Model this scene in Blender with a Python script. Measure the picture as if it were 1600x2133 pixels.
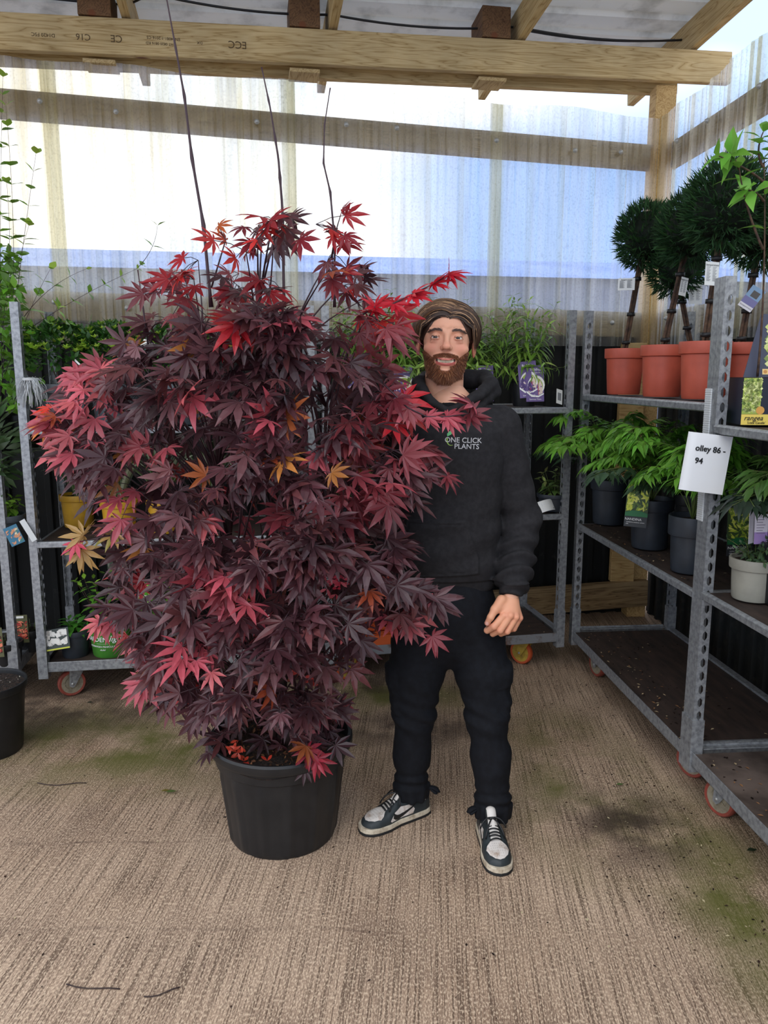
import bpy, bmesh, math, random
import numpy as np
from mathutils import Vector, Matrix, Euler
from mathutils.bvhtree import BVHTree
random.seed(7); rng = np.random.default_rng(11)
for o in list(bpy.data.objects): bpy.data.objects.remove(o, do_unlink=True)
scene = bpy.context.scene
COL = scene.collection
# ------------------------------------------------------------ camera, sky, exposure
CAM_H = 1.54; PITCH = math.radians(10.0); FPX = 1602.0
cd = bpy.data.cameras.new('camera'); cam = bpy.data.objects.new('camera', cd); COL.objects.link(cam)
cd.sensor_fit = 'HORIZONTAL'; cd.sensor_width = 36; cd.lens = 36*FPX/1600; cd.clip_start = .05; cd.clip_end = 200
cam.location = (0, 0, CAM_H); cam.rotation_euler = (math.radians(90)-PITCH, 0, 0)
scene.camera = cam
scene.view_settings.view_transform = 'Standard'; scene.view_settings.look = 'None'
scene.view_settings.gamma = 1; scene.view_settings.exposure = 0.22
try: scene.view_settings.use_curve_mapping = False
except Exception: pass
w = bpy.data.worlds.new('world'); scene.world = w; w.use_nodes = True
nt = w.node_tree; nt.nodes.clear()
def N(nt, t, **k):
    n = nt.nodes.new(t)
    for a, b in k.items():
        if a == 'inp':
            for i, v in b.items(): n.inputs[i].default_value = v
        else: setattr(n, a, b)
    return n
def ramp(nt, fac, stops, interp='LINEAR'):
    r = N(nt, 'ShaderNodeValToRGB'); r.color_ramp.interpolation = interp
    e = r.color_ramp.elements
    while len(e) > 1: e.remove(e[-1])
    e[0].position = stops[0][0]; e[0].color = (*stops[0][1], 1)
    for p, c in stops[1:]:
        x = e.new(p); x.color = (*c, 1)
    nt.links.new(fac, r.inputs[0]); return r
def lin(c):
    return tuple((v/255/12.92 if v/255 <= .04045 else ((v/255+.055)/1.055)**2.4) for v in c)
# overcast sky: bright cloud with blue breaks in it
tc = N(nt, 'ShaderNodeTexCoord'); mp = N(nt, 'ShaderNodeMapping'); mp.inputs['Location'].default_value = (.35, .1, .0)
mp.inputs['Scale'].default_value = (1, 1, 2.2)
nz = N(nt, 'ShaderNodeTexNoise', inp={'Scale': 1.7, 'Detail': 4, 'Roughness': .5})
nt.links.new(tc.outputs['Generated'], mp.inputs[0]); nt.links.new(mp.outputs[0], nz.inputs['Vector'])
cl = ramp(nt, nz.outputs[0], [(.40, (.45, .63, 1.0)), (.50, (.80, .88, 1.0)), (.58, (1, .99, .97))])
sx_ = N(nt, 'ShaderNodeSeparateXYZ'); nt.links.new(tc.outputs['Generated'], sx_.inputs[0])
def sm_(o, a, b):
    q = N(nt, 'ShaderNodeMapRange', interpolation_type='SMOOTHSTEP', inp={1: a, 2: b}); nt.links.new(o, q.inputs[0]); return q.outputs[0]
mr_ = N(nt, 'ShaderNodeMath', operation='MULTIPLY'); nt.links.new(sm_(sx_.outputs[2], .33, .24), mr_.inputs[0]); nt.links.new(sm_(sx_.outputs[0], -.08, .12), mr_.inputs[1])
m2_ = N(nt, 'ShaderNodeMath', operation='MULTIPLY'); nt.links.new(mr_.outputs[0], m2_.inputs[0]); nt.links.new(sm_(sx_.outputs[1], .3, .8), m2_.inputs[1]); mr_ = m2_
gap = N(nt, 'ShaderNodeMix', data_type='RGBA'); nt.links.new(mr_.outputs[0], gap.inputs[0]); nt.links.new(cl.outputs[0], gap.inputs[6]); gap.inputs[7].default_value = (.22, .36, .66, 1)
cl = gap
bg = N(nt, 'ShaderNodeBackground', inp={'Strength': 1.62}); wo = N(nt, 'ShaderNodeOutputWorld')
nt.links.new(cl.outputs[2], bg.inputs[0]); nt.links.new(bg.outputs[0], wo.inputs[0])
sd = bpy.data.lights.new('sun', 'SUN'); so = bpy.data.objects.new('sun', sd); COL.objects.link(so)
sd.energy = 1.0; sd.angle = math.radians(50); sd.color = (1, .96, .9); so.location = (-2, -3, 6)
so.rotation_euler = Vector((0.35, 0.62, -0.75)).to_track_quat('-Z', 'Y').to_euler()
# ------------------------------------------------------------ coordinates
CT, ST = math.cos(PITCH), math.sin(PITCH)
def P(px, py, Y):
    xr = (px-800)/FPX; yr = (1066.5-py)/FPX
    d = np.array([xr, CT+yr*ST, -ST+yr*CT]); return np.array([0, 0, CAM_H]) + d*(Y/d[1])
ALB = math.atan(.17)
CORN = np.array([1.66, 4.85]); UB = np.array([math.cos(ALB), math.sin(ALB)]); NB = np.array([-UB[1], UB[0]])
UR = np.array([.078, -1.]); UR /= np.linalg.norm(UR); NR = np.array([-UR[1], UR[0]])   # UR runs towards the camera, NR outward
def Bk(s, t, z): q = CORN+s*UB+t*NB; return (q[0], q[1], z)
def Rt(s, t, z): q = CORN+s*UR+t*NR; return (q[0], q[1], z)
# ------------------------------------------------------------ mesh kit
class MB:
    def __init__(s): s.V = []; s.n = 0; s.F = []; s.C = []; s.M = []
    def add(s, V, F, mi=0, col=None):
        V = np.asarray(V, float).reshape(-1, 3)
        if isinstance(F, np.ndarray): F = [F]
        elif len(F) and isinstance(F[0], np.ndarray): pass
        else:
            g = {}
            for f in F: g.setdefault(len(f), []).append(f)
            F = [np.array(v, dtype=np.int64) for v in g.values()]
        for f in F:
            if len(f): s.F.append(f+s.n); s.M.append(np.full(len(f), mi))
        s.V.append(V); s.n += len(V)
        c = np.ones((len(V), 3)) if col is None else np.asarray(col, float)
        if c.ndim == 1: c = np.tile(c, (len(V), 1))
        s.C.append(c); return s
    def box(s, c, size, R=None, mi=0, col=None):
        v = np.array([[x, y, z] for x in (-.5, .5) for y in (-.5, .5) for z in (-.5, .5)])*np.array(size)
        if R is not None: v = v@np.array(R).T
        return s.add(v+np.array(c), [(0,1,3,2),(4,6,7,5),(0,4,5,1),(2,3,7,6),(0,2,6,4),(1,5,7,3)], mi, col)
    def bx(s, x0, x1, y0, y1, z0, z1, mi=0, col=None):
        return s.box(((x0+x1)/2, (y0+y1)/2, (z0+z1)/2), (x1-x0, y1-y0, z1-z0), None, mi, col)
    def tube(s, path, rad, n=8, mi=0, col=None, cap=True, flat=1.0):
        p = np.asarray(path, float); k = len(p); rad = np.full(k, rad) if np.isscalar(rad) else np.asarray(rad, float)
        t = np.gradient(p, axis=0) if k > 2 else np.tile(p[1]-p[0], (2, 1)); t /= np.linalg.norm(t, axis=1)[:, None]+1e-12
        up = np.array([0, 0, 1.]) if abs(t[0][2]) < .9 else np.array([1., 0, 0])
        V = []; u = np.cross(t[0], up); u /= np.linalg.norm(u)
        for i in range(k):
            u = u-t[i]*np.dot(u, t[i]); u /= np.linalg.norm(u)+1e-12; v = np.cross(t[i], u)
            for j in range(n):
                a = 2*math.pi*j/n; V.append(p[i]+rad[i]*(math.cos(a)*u+flat*math.sin(a)*v))
        F = [(i*n+j, i*n+(j+1) % n, (i+1)*n+(j+1) % n, (i+1)*n+j) for i in range(k-1) for j in range(n)]
        if cap: F += [tuple(range(n))[::-1], tuple((k-1)*n+j for j in range(n))]
        if col is not None and np.ndim(col) == 2: col = np.repeat(np.asarray(col), n, axis=0)
        return s.add(V, F, mi, col)
    def lathe(s, prof, n=32, c=(0, 0, 0), mi=0, col=None, sq=0):
        V = []
        for r, z in prof:
            for j in range(n):
                a = 2*math.pi*j/n; V.append((c[0]+r*math.cos(a), c[1]+r*math.sin(a), c[2]+z))
        k = len(prof)
        F = [(i*n+j, i*n+(j+1) % n, (i+1)*n+(j+1) % n, (i+1)*n+j) for i in range(k-1) for j in range(n)]
        return s.add(V, F, mi, col)
    def sphere(s, c, r, n=12, m=8, mi=0, col=None):
        r = np.ones(3)*r; V = [(0, 0, -1)]
        for i in range(1, m):
            ph = -math.pi/2+math.pi*i/m
            V += [(math.cos(ph)*math.cos(2*math.pi*j/n), math.cos(ph)*math.sin(2*math.pi*j/n), math.sin(ph)) for j in range(n)]
        V.append((0, 0, 1)); F = [(0, 1+(j+1) % n, 1+j) for j in range(n)]
        for i in range(m-2): F += [(1+i*n+j, 1+i*n+(j+1) % n, 1+(i+1)*n+(j+1) % n, 1+(i+1)*n+j) for j in range(n)]
        e = 1+(m-2)*n; F += [(e+j, e+(j+1) % n, len(V)-1) for j in range(n)]
        return s.add(np.array(V)*r+np.array(c), F, mi, col)
    def prism(s, poly, h0, h1, M=None, mi=0, col=None):
        n = len(poly); V = np.array([(x, y, h0) for x, y in poly]+[(x, y, h1) for x, y in poly], float)
        if M is not None: V = V@np.array(M.to_3x3()).T+np.array(M.translation)
        F = [tuple(range(n))[::-1], tuple(range(n, 2*n))]+[(i, (i+1) % n, n+(i+1) % n, n+i) for i in range(n)]
        return s.add(V, F, mi, col)
    def scatter(s, tv, tf, R, p, mi=0, col=None):
        k = len(p); nv = len(tv)
        V = np.einsum('kij,nj->kni', R, tv)+p[:, None, :]
        off = (np.arange(k)*nv)
        g = {}
        for f in tf: g.setdefault(len(f), []).append(f)
        F = [(np.array(v)[None]+off[:, None, None]).reshape(-1, m) for m, v in g.items()]
        if col is not None:
            col = np.asarray(col, float)
            if col.ndim == 1: col = np.tile(col, (k*nv, 1))
            elif col.ndim == 2: col = np.repeat(col, nv, axis=0)
            else: col = col.reshape(-1, 3)
        C = np.ones((k*nv, 3)) if col is None else col
        for f in F: s.F.append(f+s.n); s.M.append(np.full(len(f), mi))
        s.V.append(V.reshape(-1, 3)); s.n += k*nv; s.C.append(C); return s
    def build(s, name, mats, parent=None, smooth=True, loc=None, bevel=0, angle=None):
        if not isinstance(mats, (list, tuple)): mats = [mats]
        me = bpy.data.meshes.new(name); V = np.concatenate(s.V); me.vertices.add(len(V))
        me.vertices.foreach_set('co', V.astype(np.float32).ravel())
        lens = np.concatenate([np.full(len(f), f.shape[1]) for f in s.F]); loops = np.concatenate([f.ravel() for f in s.F])
        me.loops.add(len(loops)); me.loops.foreach_set('vertex_index', loops.astype(np.int32))
        me.polygons.add(len(lens)); st = np.concatenate([[0], np.cumsum(lens)[:-1]])
        me.polygons.foreach_set('loop_start', st.astype(np.int32)); me.polygons.foreach_set('loop_total', lens.astype(np.int32))
        for m in mats: me.materials.append(m)
        me.polygons.foreach_set('material_index', np.concatenate(s.M).astype(np.int32))
        me.polygons.foreach_set('use_smooth', np.full(len(lens), bool(smooth)))
        me.update(calc_edges=True)
        C = np.concatenate(s.C)
        if not np.all(C == 1):
            a = me.color_attributes.new('Col', 'FLOAT_COLOR', 'POINT')
            a.data.foreach_set('color', np.hstack([C, np.ones((len(C), 1))]).astype(np.float32).ravel())
        me.validate()
        o = bpy.data.objects.new(name, me); COL.objects.link(o)
        if parent is not None: o.parent = parent
        if loc is not None: o.location = loc
        if angle:
            me.shade_smooth() if hasattr(me, 'shade_smooth') else None
            try: me.set_sharp_from_angle(angle=math.radians(angle))
            except Exception: pass
        if bevel:
            b = o.modifiers.new('bevel', 'BEVEL'); b.width = bevel; b.segments = 2; b.limit_method = 'ANGLE'
        return o
def tag(o, label=None, cat=None, group=None, kind=None):
    if label: o['label'] = label
    if cat: o['category'] = cat
    if group: o['group'] = group
    if kind: o['kind'] = kind
    return o
def thing(name, label, cat, loc=(0, 0, 0), rz=0, group=None):
    o = bpy.data.objects.new(name, None); COL.objects.link(o); o.location = loc; o.rotation_euler = (0, 0, rz)
    o.empty_display_size = .1
    return tag(o, label, cat, group)
# ------------------------------------------------------------ materials
def mat(name, col=(200, 200, 200), rough=.6, metal=0, spec=.5, attr=False, noise=None, bump=None, transl=0, coat=0, sss=0, streak=None):
    m = bpy.data.materials.new(name); m.use_nodes = True; nt = m.node_tree; b = nt.nodes['Principled BSDF']
    b.inputs['Roughness'].default_value = rough; b.inputs['Metallic'].default_value = metal
    b.inputs['Specular IOR Level'].default_value = spec; b.inputs['Coat Weight'].default_value = coat
    L = nt.links.new; tc = N(nt, 'ShaderNodeTexCoord')
    if attr:
        a = N(nt, 'ShaderNodeAttribute', attribute_name='Col'); base = a.outputs['Color']
    else:
        r = N(nt, 'ShaderNodeRGB'); r.outputs[0].default_value = (*lin(col), 1); base = r.outputs[0]
    if noise:   # (scale, col2, lo, hi, detail)
        sc, c2, lo, hi = noise[:4]
        n = N(nt, 'ShaderNodeTexNoise', inp={'Scale': sc, 'Detail': 6, 'Roughness': .6}); L(tc.outputs['Object'], n.inputs['Vector'])
        if streak:
            mp = N(nt, 'ShaderNodeMapping'); mp.inputs['Scale'].default_value = streak; L(tc.outputs['Object'], mp.inputs[0]); L(mp.outputs[0], n.inputs['Vector'])
        mr = N(nt, 'ShaderNodeMapRange', inp={1: lo, 2: hi}); L(n.outputs[0], mr.inputs[0])
        mx = N(nt, 'ShaderNodeMix', data_type='RGBA'); L(mr.outputs[0], mx.inputs[0]); L(base, mx.inputs[6]); mx.inputs[7].default_value = (*lin(c2), 1)
        base = mx.outputs[2]
    L(base, b.inputs['Base Color'])
    if bump:
        n = N(nt, 'ShaderNodeTexNoise', inp={'Scale': bump[0], 'Detail': 5}); L(tc.outputs['Object'], n.inputs['Vector'])
        bp = N(nt, 'ShaderNodeBump', inp={'Strength': bump[1], 'Distance': bump[2]}); L(n.outputs[0], bp.inputs['Height']); L(bp.outputs[0], b.inputs['Normal'])
    if sss:
        b.inputs['Subsurface Weight'].default_value = sss; b.inputs['Subsurface Radius'].default_value = (.02, .008, .004); b.inputs['Subsurface Scale'].default_value = .5
    if transl:
        t = N(nt, 'ShaderNodeBsdfTranslucent'); g = N(nt, 'ShaderNodeGamma', inp={1: .8}); L(base, g.inputs[0]); L(g.outputs[0], t.inputs[0])
        ms = N(nt, 'ShaderNodeMixShader', inp={0: transl}); L(b.outputs[0], ms.inputs[1]); L(t.outputs[0], ms.inputs[2])
        L(ms.outputs[0], nt.nodes['Material Output'].inputs[0])
    return m
M = {}
M['steel'] = mat('galvanised_steel', (164, 167, 170), .45, .5, noise=(55, (104, 107, 112), .4, .75), bump=(60, .15, .002))
M['steel_rusty'] = mat('rusty_steel', (140, 142, 146), .55, .4, noise=(9, (98, 60, 34), .55, .66), bump=(40, .3, .003))
M['ply'] = mat('dirty_plywood', (72, 56, 48), .75, noise=(6, (38, 30, 27), .3, .7), bump=(30, .3, .003), streak=(1, 5, 1))
M['ply_wet'] = mat('worn_plywood', (112, 98, 90), .6, noise=(5, (56, 46, 41), .35, .65), bump=(30, .3, .003))
M['leaf'] = mat('leaf', attr=True, rough=.42, transl=.28, spec=.45)
M['leaf_dull'] = mat('conifer_leaf', attr=True, rough=.7, transl=.12, spec=.25)
M['maple'] = mat('maple_leaf', attr=True, rough=.4, transl=.26, spec=.5)
M['attr'] = mat('printed_card', attr=True, rough=.5)
M['attr_matte'] = mat('matte_coloured', attr=True, rough=.85, spec=.2)
M['bark'] = mat('bark', (92, 68, 50), .85, noise=(40, (58, 42, 34), .4, .6), bump=(80, .5, .003))
M['darkbark'] = mat('dark_bark', (52, 36, 34), .7, noise=(30, (74, 60, 48), .45, .7), bump=(80, .5, .003))
M['shoot'] = mat('red_shoot', (58, 34, 42), .5)
M['greenstem'] = mat('green_stem', (96, 112, 52), .6)
M['soil'] = mat('soil', (58, 42, 32), .95, noise=(60, (24, 17, 13), .4, .6), bump=(90, 1, .012))
M['chips'] = mat('wood_chips', (176, 126, 88), .85, noise=(50, (120, 80, 56), .4, .6), bump=(80, 1, .01))
M['pot_black'] = mat('black_plastic', (26, 27, 29), .42, noise=(12, (36, 36, 37), .4, .7), spec=.4)
M['pot_grey'] = mat('grey_plastic', (74, 80, 86), .5, noise=(14, (60, 65, 70), .4, .7))
M['pot_dark'] = mat('dark_grey_plastic', (46, 52, 60), .5, noise=(14, (38, 42, 48), .4, .7))
M['pot_terra'] = mat('terracotta_plastic', (186, 84, 62), .5, noise=(14, (170, 76, 56), .4, .7))
M['pot_mustard'] = mat('mustard_plastic', (196, 150, 38), .5, noise=(12, (170, 125, 30), .4, .7))
M['pot_green'] = mat('green_plastic', (66, 130, 44), .45, noise=(12, (58, 112, 40), .4, .7))
M['pot_taupe'] = mat('taupe_plastic', (150, 148, 136), .55, noise=(12, (134, 132, 122), .4, .7))
M['orange'] = mat('orange_plastic', (205, 92, 44), .5)
M['white'] = mat('white_card', (222, 224, 226), .55)
M['whitep'] = mat('white_print', (240, 240, 240), .6)
M['black'] = mat('black_print', (18, 18, 20), .6)
M['tyre'] = mat('red_tyre', (150, 66, 52), .6, noise=(25, (110, 60, 48), .4, .7))
M['tyre_or'] = mat('orange_tyre', (196, 84, 42), .6)
M['hub'] = mat('grey_hub', (150, 140, 118), .6, noise=(30, (105, 96, 80), .4, .7))
M['hub_y'] = mat('yellow_hub', (192, 160, 58), .55, noise=(30, (140, 115, 50), .4, .7))
M['cable'] = mat('black_cable', (20, 20, 22), .5)
M['film'] = mat('plastic_film', (226, 230, 232), .25, transl=.3)
# ------------------------------------------------------------ structure materials
def timber_mat(name, c1, c2, c3, axis='X'):
    m = bpy.data.materials.new(name); m.use_nodes = True; nt = m.node_tree; b = nt.nodes['Principled BSDF']; L = nt.links.new
    tc = N(nt, 'ShaderNodeTexCoord'); mp = N(nt, 'ShaderNodeMapping')
    mp.inputs['Scale'].default_value = {'X': (.7, 9, 9), 'Y': (9, .7, 9), 'Z': (9, 9, .7)}[axis]
    L(tc.outputs['Object'], mp.inputs[0])
    n = N(nt, 'ShaderNodeTexNoise', inp={'Scale': 2.2, 'Detail': 3, 'Distortion': .4}); L(mp.outputs[0], n.inputs['Vector'])
    mm = N(nt, 'ShaderNodeMath', operation='MULTIPLY', inp={1: 9}); L(n.outputs[0], mm.inputs[0])
    fr = N(nt, 'ShaderNodeMath', operation='PINGPONG', inp={1: .5}); L(mm.outputs[0], fr.inputs[0])
    r = ramp(nt, fr.outputs[0], [(0, lin(c1)), (.4, lin(c2)), (.5, lin(c3))])
    v = N(nt, 'ShaderNodeTexVoronoi', inp={'Scale': 1.0}); mp2 = N(nt, 'ShaderNodeMapping')
    mp2.inputs['Scale'].default_value = {'X': (2.2, 5, 5), 'Y': (5, 2.2, 5), 'Z': (5, 5, 2.2)}[axis]
    L(tc.outputs['Object'], mp2.inputs[0]); L(mp2.outputs[0], v.inputs['Vector'])
    k = N(nt, 'ShaderNodeMapRange', inp={1: .07, 2: .12, 3: 1, 4: 0}); L(v.outputs['Distance'], k.inputs[0])
    mx = N(nt, 'ShaderNodeMix', data_type='RGBA'); L(k.outputs[0], mx.inputs[0]); L(r.outputs[0], mx.inputs[6]); mx.inputs[7].default_value = (*lin((112, 68, 44)), 1)
    n2 = N(nt, 'ShaderNodeTexNoise', inp={'Scale': 3, 'Detail': 5}); L(tc.outputs['Object'], n2.inputs['Vector'])
    mr = N(nt, 'ShaderNodeMapRange', inp={1: .35, 2: .7, 3: .78, 4: 1.05}); L(n2.outputs[0], mr.inputs[0])
    hs = N(nt, 'ShaderNodeHueSaturation'); L(mx.outputs[2], hs.inputs['Color']); L(mr.outputs[0], hs.inputs['Value'])
    L(hs.outputs[0], b.inputs['Base Color']); b.inputs['Roughness'].default_value = .75; b.inputs['Specular IOR Level'].default_value = .25
    return m
M['timX'] = timber_mat('pine_timber', (204, 180, 134), (188, 162, 114), (160, 132, 86), 'X')
M['timRail'] = timber_mat('rail_timber', (158, 140, 104), (140, 122, 86), (112, 96, 64), 'X')
M['timY'] = timber_mat('pine_timber_rafter', (216, 186, 132), (202, 170, 114), (176, 140, 88), 'Y')
M['timZ'] = timber_mat('pine_timber_post', (214, 180, 124), (196, 160, 104), (168, 130, 80), 'Z')
M['timOld'] = timber_mat('weathered_timber', (168, 142, 104), (146, 120, 86), (110, 88, 64), 'X')
def floor_mat():
    m = bpy.data.materials.new('brushed_concrete'); m.use_nodes = True; nt = m.node_tree; b = nt.nodes['Principled BSDF']; L = nt.links.new
    tc = N(nt, 'ShaderNodeTexCoord'); rot = N(nt, 'ShaderNodeMapping'); rot.inputs['Rotation'].default_value = (0, 0, math.radians(4)); L(tc.outputs['Object'], rot.inputs[0])
    def ns(scale, vec, det=5, sc=None, rough=.6):
        n = N(nt, 'ShaderNodeTexNoise', inp={'Scale': scale, 'Detail': det, 'Roughness': rough}); src = vec
        if sc:
            mp = N(nt, 'ShaderNodeMapping'); mp.inputs['Scale'].default_value = sc; L(vec, mp.inputs[0]); src = mp.outputs[0]
        L(src, n.inputs['Vector']); return n.outputs[0]
    def mr(x, a, c, d=0, e=1):
        q = N(nt, 'ShaderNodeMapRange', inp={1: a, 2: c, 3: d, 4: e}); L(x, q.inputs[0]); return q.outputs[0]
    def mix(f, a, c):
        q = N(nt, 'ShaderNodeMix', data_type='RGBA')
        L(f, q.inputs[0])
        for v, i in ((a, 6), (c, 7)):
            if isinstance(v, tuple): q.inputs[i].default_value = (*lin(v), 1)
            else: L(v, q.inputs[i])
        return q.outputs[2]
    def mul(a, c):
        q = N(nt, 'ShaderNodeMath', operation='MULTIPLY')
        for v, i in ((a, 0), (c, 1)):
            if isinstance(v, (int, float)): q.inputs[i].default_value = v
            else: L(v, q.inputs[i])
        return q.outputs[0]
    o = rot.outputs[0]
    lines = ns(1, o, 2, (210, 2.6, 1)); fine = ns(250, o, 3, (1, .42, 1)); big = ns(.9, o, 5); mid = ns(3.5, o, 6)
    c = mix(mr(big, .35, .65), (190, 164, 140), (162, 134, 110))
    c = mix(mul(mr(mid, .5, .72), .55), c, (112, 90, 76))
    c = mix(mul(mr(lines, .46, .62), .80), c, (84, 64, 50))
    c = mix(mul(mr(fine, .52, .60), .6), c, (232, 208, 178))
    c = mix(mul(mr(fine, .46, .38), .4), c, (84, 66, 54))
    # moss and damp towards the trolleys
    sx = N(nt, 'ShaderNodeSeparateXYZ'); L(tc.outputs['Object'], sx.inputs[0])
    def band(cx, cy, rx, ry):
        vm = N(nt, 'ShaderNodeMapping'); vm.inputs['Location'].default_value = (-cx/rx, -cy/ry, 0); vm.inputs['Scale'].default_value = (1/rx, 1/ry, 0); L(tc.outputs['Object'], vm.inputs[0])
        ln = N(nt, 'ShaderNodeVectorMath', operation='LENGTH'); L(vm.outputs[0], ln.inputs[0]); return mr(ln.outputs['Value'], 1.1, .25)
    moss = None
    for a in ((-1.1, 3.05, 1.2, .45), (.75, 2.75, .35, .7), (1.05, 2.1, .25, .7), (-.1, 3.55, .8, .25), (1.2, 1.6, .3, .5)):
        q = band(*a)
        if moss is None: moss = q
        else:
            ad = N(nt, 'ShaderNodeMath', operation='MAXIMUM'); L(moss, ad.inputs[0]); L(q, ad.inputs[1]); moss = ad.outputs[0]
    mn = ns(2.6, o, 6)
    c = mix(mul(mul(moss, mr(mn, .38, .58)), .9), c, (92, 94, 40))
    damp = None
    for a in ((-1.6, 3.45, .9, .35), (.12, 3.2, .45, .2), (.85, 2.45, .3, .3), (-.3, 3.7, .9, .2)):
        q = band(*a)
        if damp is None: damp = q
        else:
            ad = N(nt, 'ShaderNodeMath', operation='MAXIMUM'); L(damp, ad.inputs[0]); L(q, ad.inputs[1]); damp = ad.outputs[0]
    c = mix(mul(mul(damp, mr(ns(4, o, 6), .35, .55)), .85), c, (54, 43, 37))
    def line(y0, x1):
        a = N(nt, 'ShaderNodeMath', operation='ADD', inp={1: -y0}); L(sx.outputs[1], a.inputs[0]); w1 = N(nt, 'ShaderNodeMath', operation='MULTIPLY', inp={1: .08}); L(mid, w1.inputs[0])
        a1 = N(nt, 'ShaderNodeMath', operation='ADD'); L(a.outputs[0], a1.inputs[0]); L(w1.outputs[0], a1.inputs[1]); ab = N(nt, 'ShaderNodeMath', operation='ABSOLUTE'); L(a1.outputs[0], ab.inputs[0])
        return mul(mul(mr(ab.outputs[0], .009, .003), mr(sx.outputs[0], x1+.1, x1-.1)), mr(ns(9, o, 4), .42, .6))
    c = mix(mul(line(2.39, -.15), .5), c, (80, 60, 52)); c = mix(mul(line(1.98, .1), .35), c, (80, 60, 52))
    L(c, b.inputs['Base Color']); b.inputs['Roughness'].default_value = .75; b.inputs['Specular IOR Level'].default_value = .3
    bp = N(nt, 'ShaderNodeBump', inp={'Strength': .5, 'Distance': .004}); ad = N(nt, 'ShaderNodeMath', operation='ADD'); L(lines, ad.inputs[0]); L(fine, ad.inputs[1])
    L(ad.outputs[0], bp.inputs['Height']); L(bp.outputs[0], b.inputs['Normal'])
    return m
M['floor'] = floor_mat()
def sheet_mat(name, tint, dirt, clear, warm):
    m = bpy.data.materials.new(name); m.use_nodes = True; nt = m.node_tree; nt.nodes.remove(nt.nodes['Principled BSDF']); L = nt.links.new
    out = nt.nodes['Material Output']; tc = N(nt, 'ShaderNodeTexCoord')
    def ns(scale, sc, det=4):
        mp = N(nt, 'ShaderNodeMapping'); mp.inputs['Scale'].default_value = sc; L(tc.outputs['Object'], mp.inputs[0])
        n = N(nt, 'ShaderNodeTexNoise', inp={'Scale': scale, 'Detail': det, 'Roughness': .6}); L(mp.outputs[0], n.inputs['Vector']); return n.outputs[0]
    def mr(x, a, c, d=0, e=1):
        q = N(nt, 'ShaderNodeMapRange', inp={1: a, 2: c, 3: d, 4: e}); L(x, q.inputs[0]); return q.outputs[0]
    streak = ns(1, (24, 24, .2), 2); grain = ns(90, (1, 1, 1), 3); dn = ns(1, (14, 14, .8), 6)
    col = N(nt, 'ShaderNodeMix', data_type='RGBA'); L(mr(dn, .48, .7, 0, dirt), col.inputs[0]); col.inputs[6].default_value = (*tint, 1); col.inputs[7].default_value = (*lin(warm), 1)
    col2 = N(nt, 'ShaderNodeMix', data_type='RGBA'); L(mr(grain, .5, .66, 0, .3), col2.inputs[0]); L(col.outputs[2], col2.inputs[6]); col2.inputs[7].default_value = (*lin((176, 176, 170)), 1)
    tr = N(nt, 'ShaderNodeBsdfTransparent'); tl = N(nt, 'ShaderNodeBsdfTranslucent'); gl = N(nt, 'ShaderNodeBsdfGlossy', inp={'Roughness': .18}); df = N(nt, 'ShaderNodeBsdfDiffuse')
    for q in (tr, tl, df): L(col2.outputs[2], q.inputs[0])
    m1 = N(nt, 'ShaderNodeMixShader'); L(mr(streak, .35, .68, clear-.10, min(.95, clear+.14)), m1.inputs[0]); L(tl.outputs[0], m1.inputs[1]); L(tr.outputs[0], m1.inputs[2])
    m2 = N(nt, 'ShaderNodeMixShader', inp={0: .05}); L(m1.outputs[0], m2.inputs[1]); L(df.outputs[0], m2.inputs[2])
    m3 = N(nt, 'ShaderNodeMixShader', inp={0: .06}); L(m2.outputs[0], m3.inputs[1]); L(gl.outputs[0], m3.inputs[2])
    L(m3.outputs[0], out.inputs[0])
    at = N(nt, 'ShaderNodeAttribute', attribute_name='Col'); mu = N(nt, 'ShaderNodeMix', data_type='RGBA', blend_type='MULTIPLY', inp={0: 1}); L(col2.outputs[2], mu.inputs[6]); L(at.outputs['Color'], mu.inputs[7])
    for q in (tr, tl, df): L(mu.outputs[2], q.inputs[0])
    return m
M['sheet_warm'] = sheet_mat('translucent_sheet_aged', (1, .98, .92), .6, .60, (196, 184, 140))
M['sheet_cool'] = sheet_mat('translucent_sheet', (.99, .99, .99), .35, .72, (196, 190, 160))
M['sheet_right'] = sheet_mat('translucent_sheet_clearer', (.99, .99, .98), .35, .76, (200, 188, 150))
M['darkwall'] = mat('dark_green_cladding', (13, 15, 14), .8, noise=(16, (44, 46, 42), .62, .74))
M['darkwall2'] = mat('mossy_dark_cladding', (22, 24, 22), .8, noise=(14, (50, 48, 42), .52, .72), bump=(40, .5, .003))
M['roof'] = mat('white_roof_sheet', (236, 238, 238), .35, .0, transl=.22, noise=(6, (180, 184, 184), .5, .8))
M['screw'] = mat('screw_cap', (178, 178, 174), .4, .4)
M['outshed'] = mat('slate_blue_cladding', (112, 122, 146), .8, noise=(2.2, (92, 102, 130), .4, .6))
M['outroof'] = mat('blue_metal_roof', (84, 120, 190), .6, noise=(1.2, (108, 140, 200), .4, .6))
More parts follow.
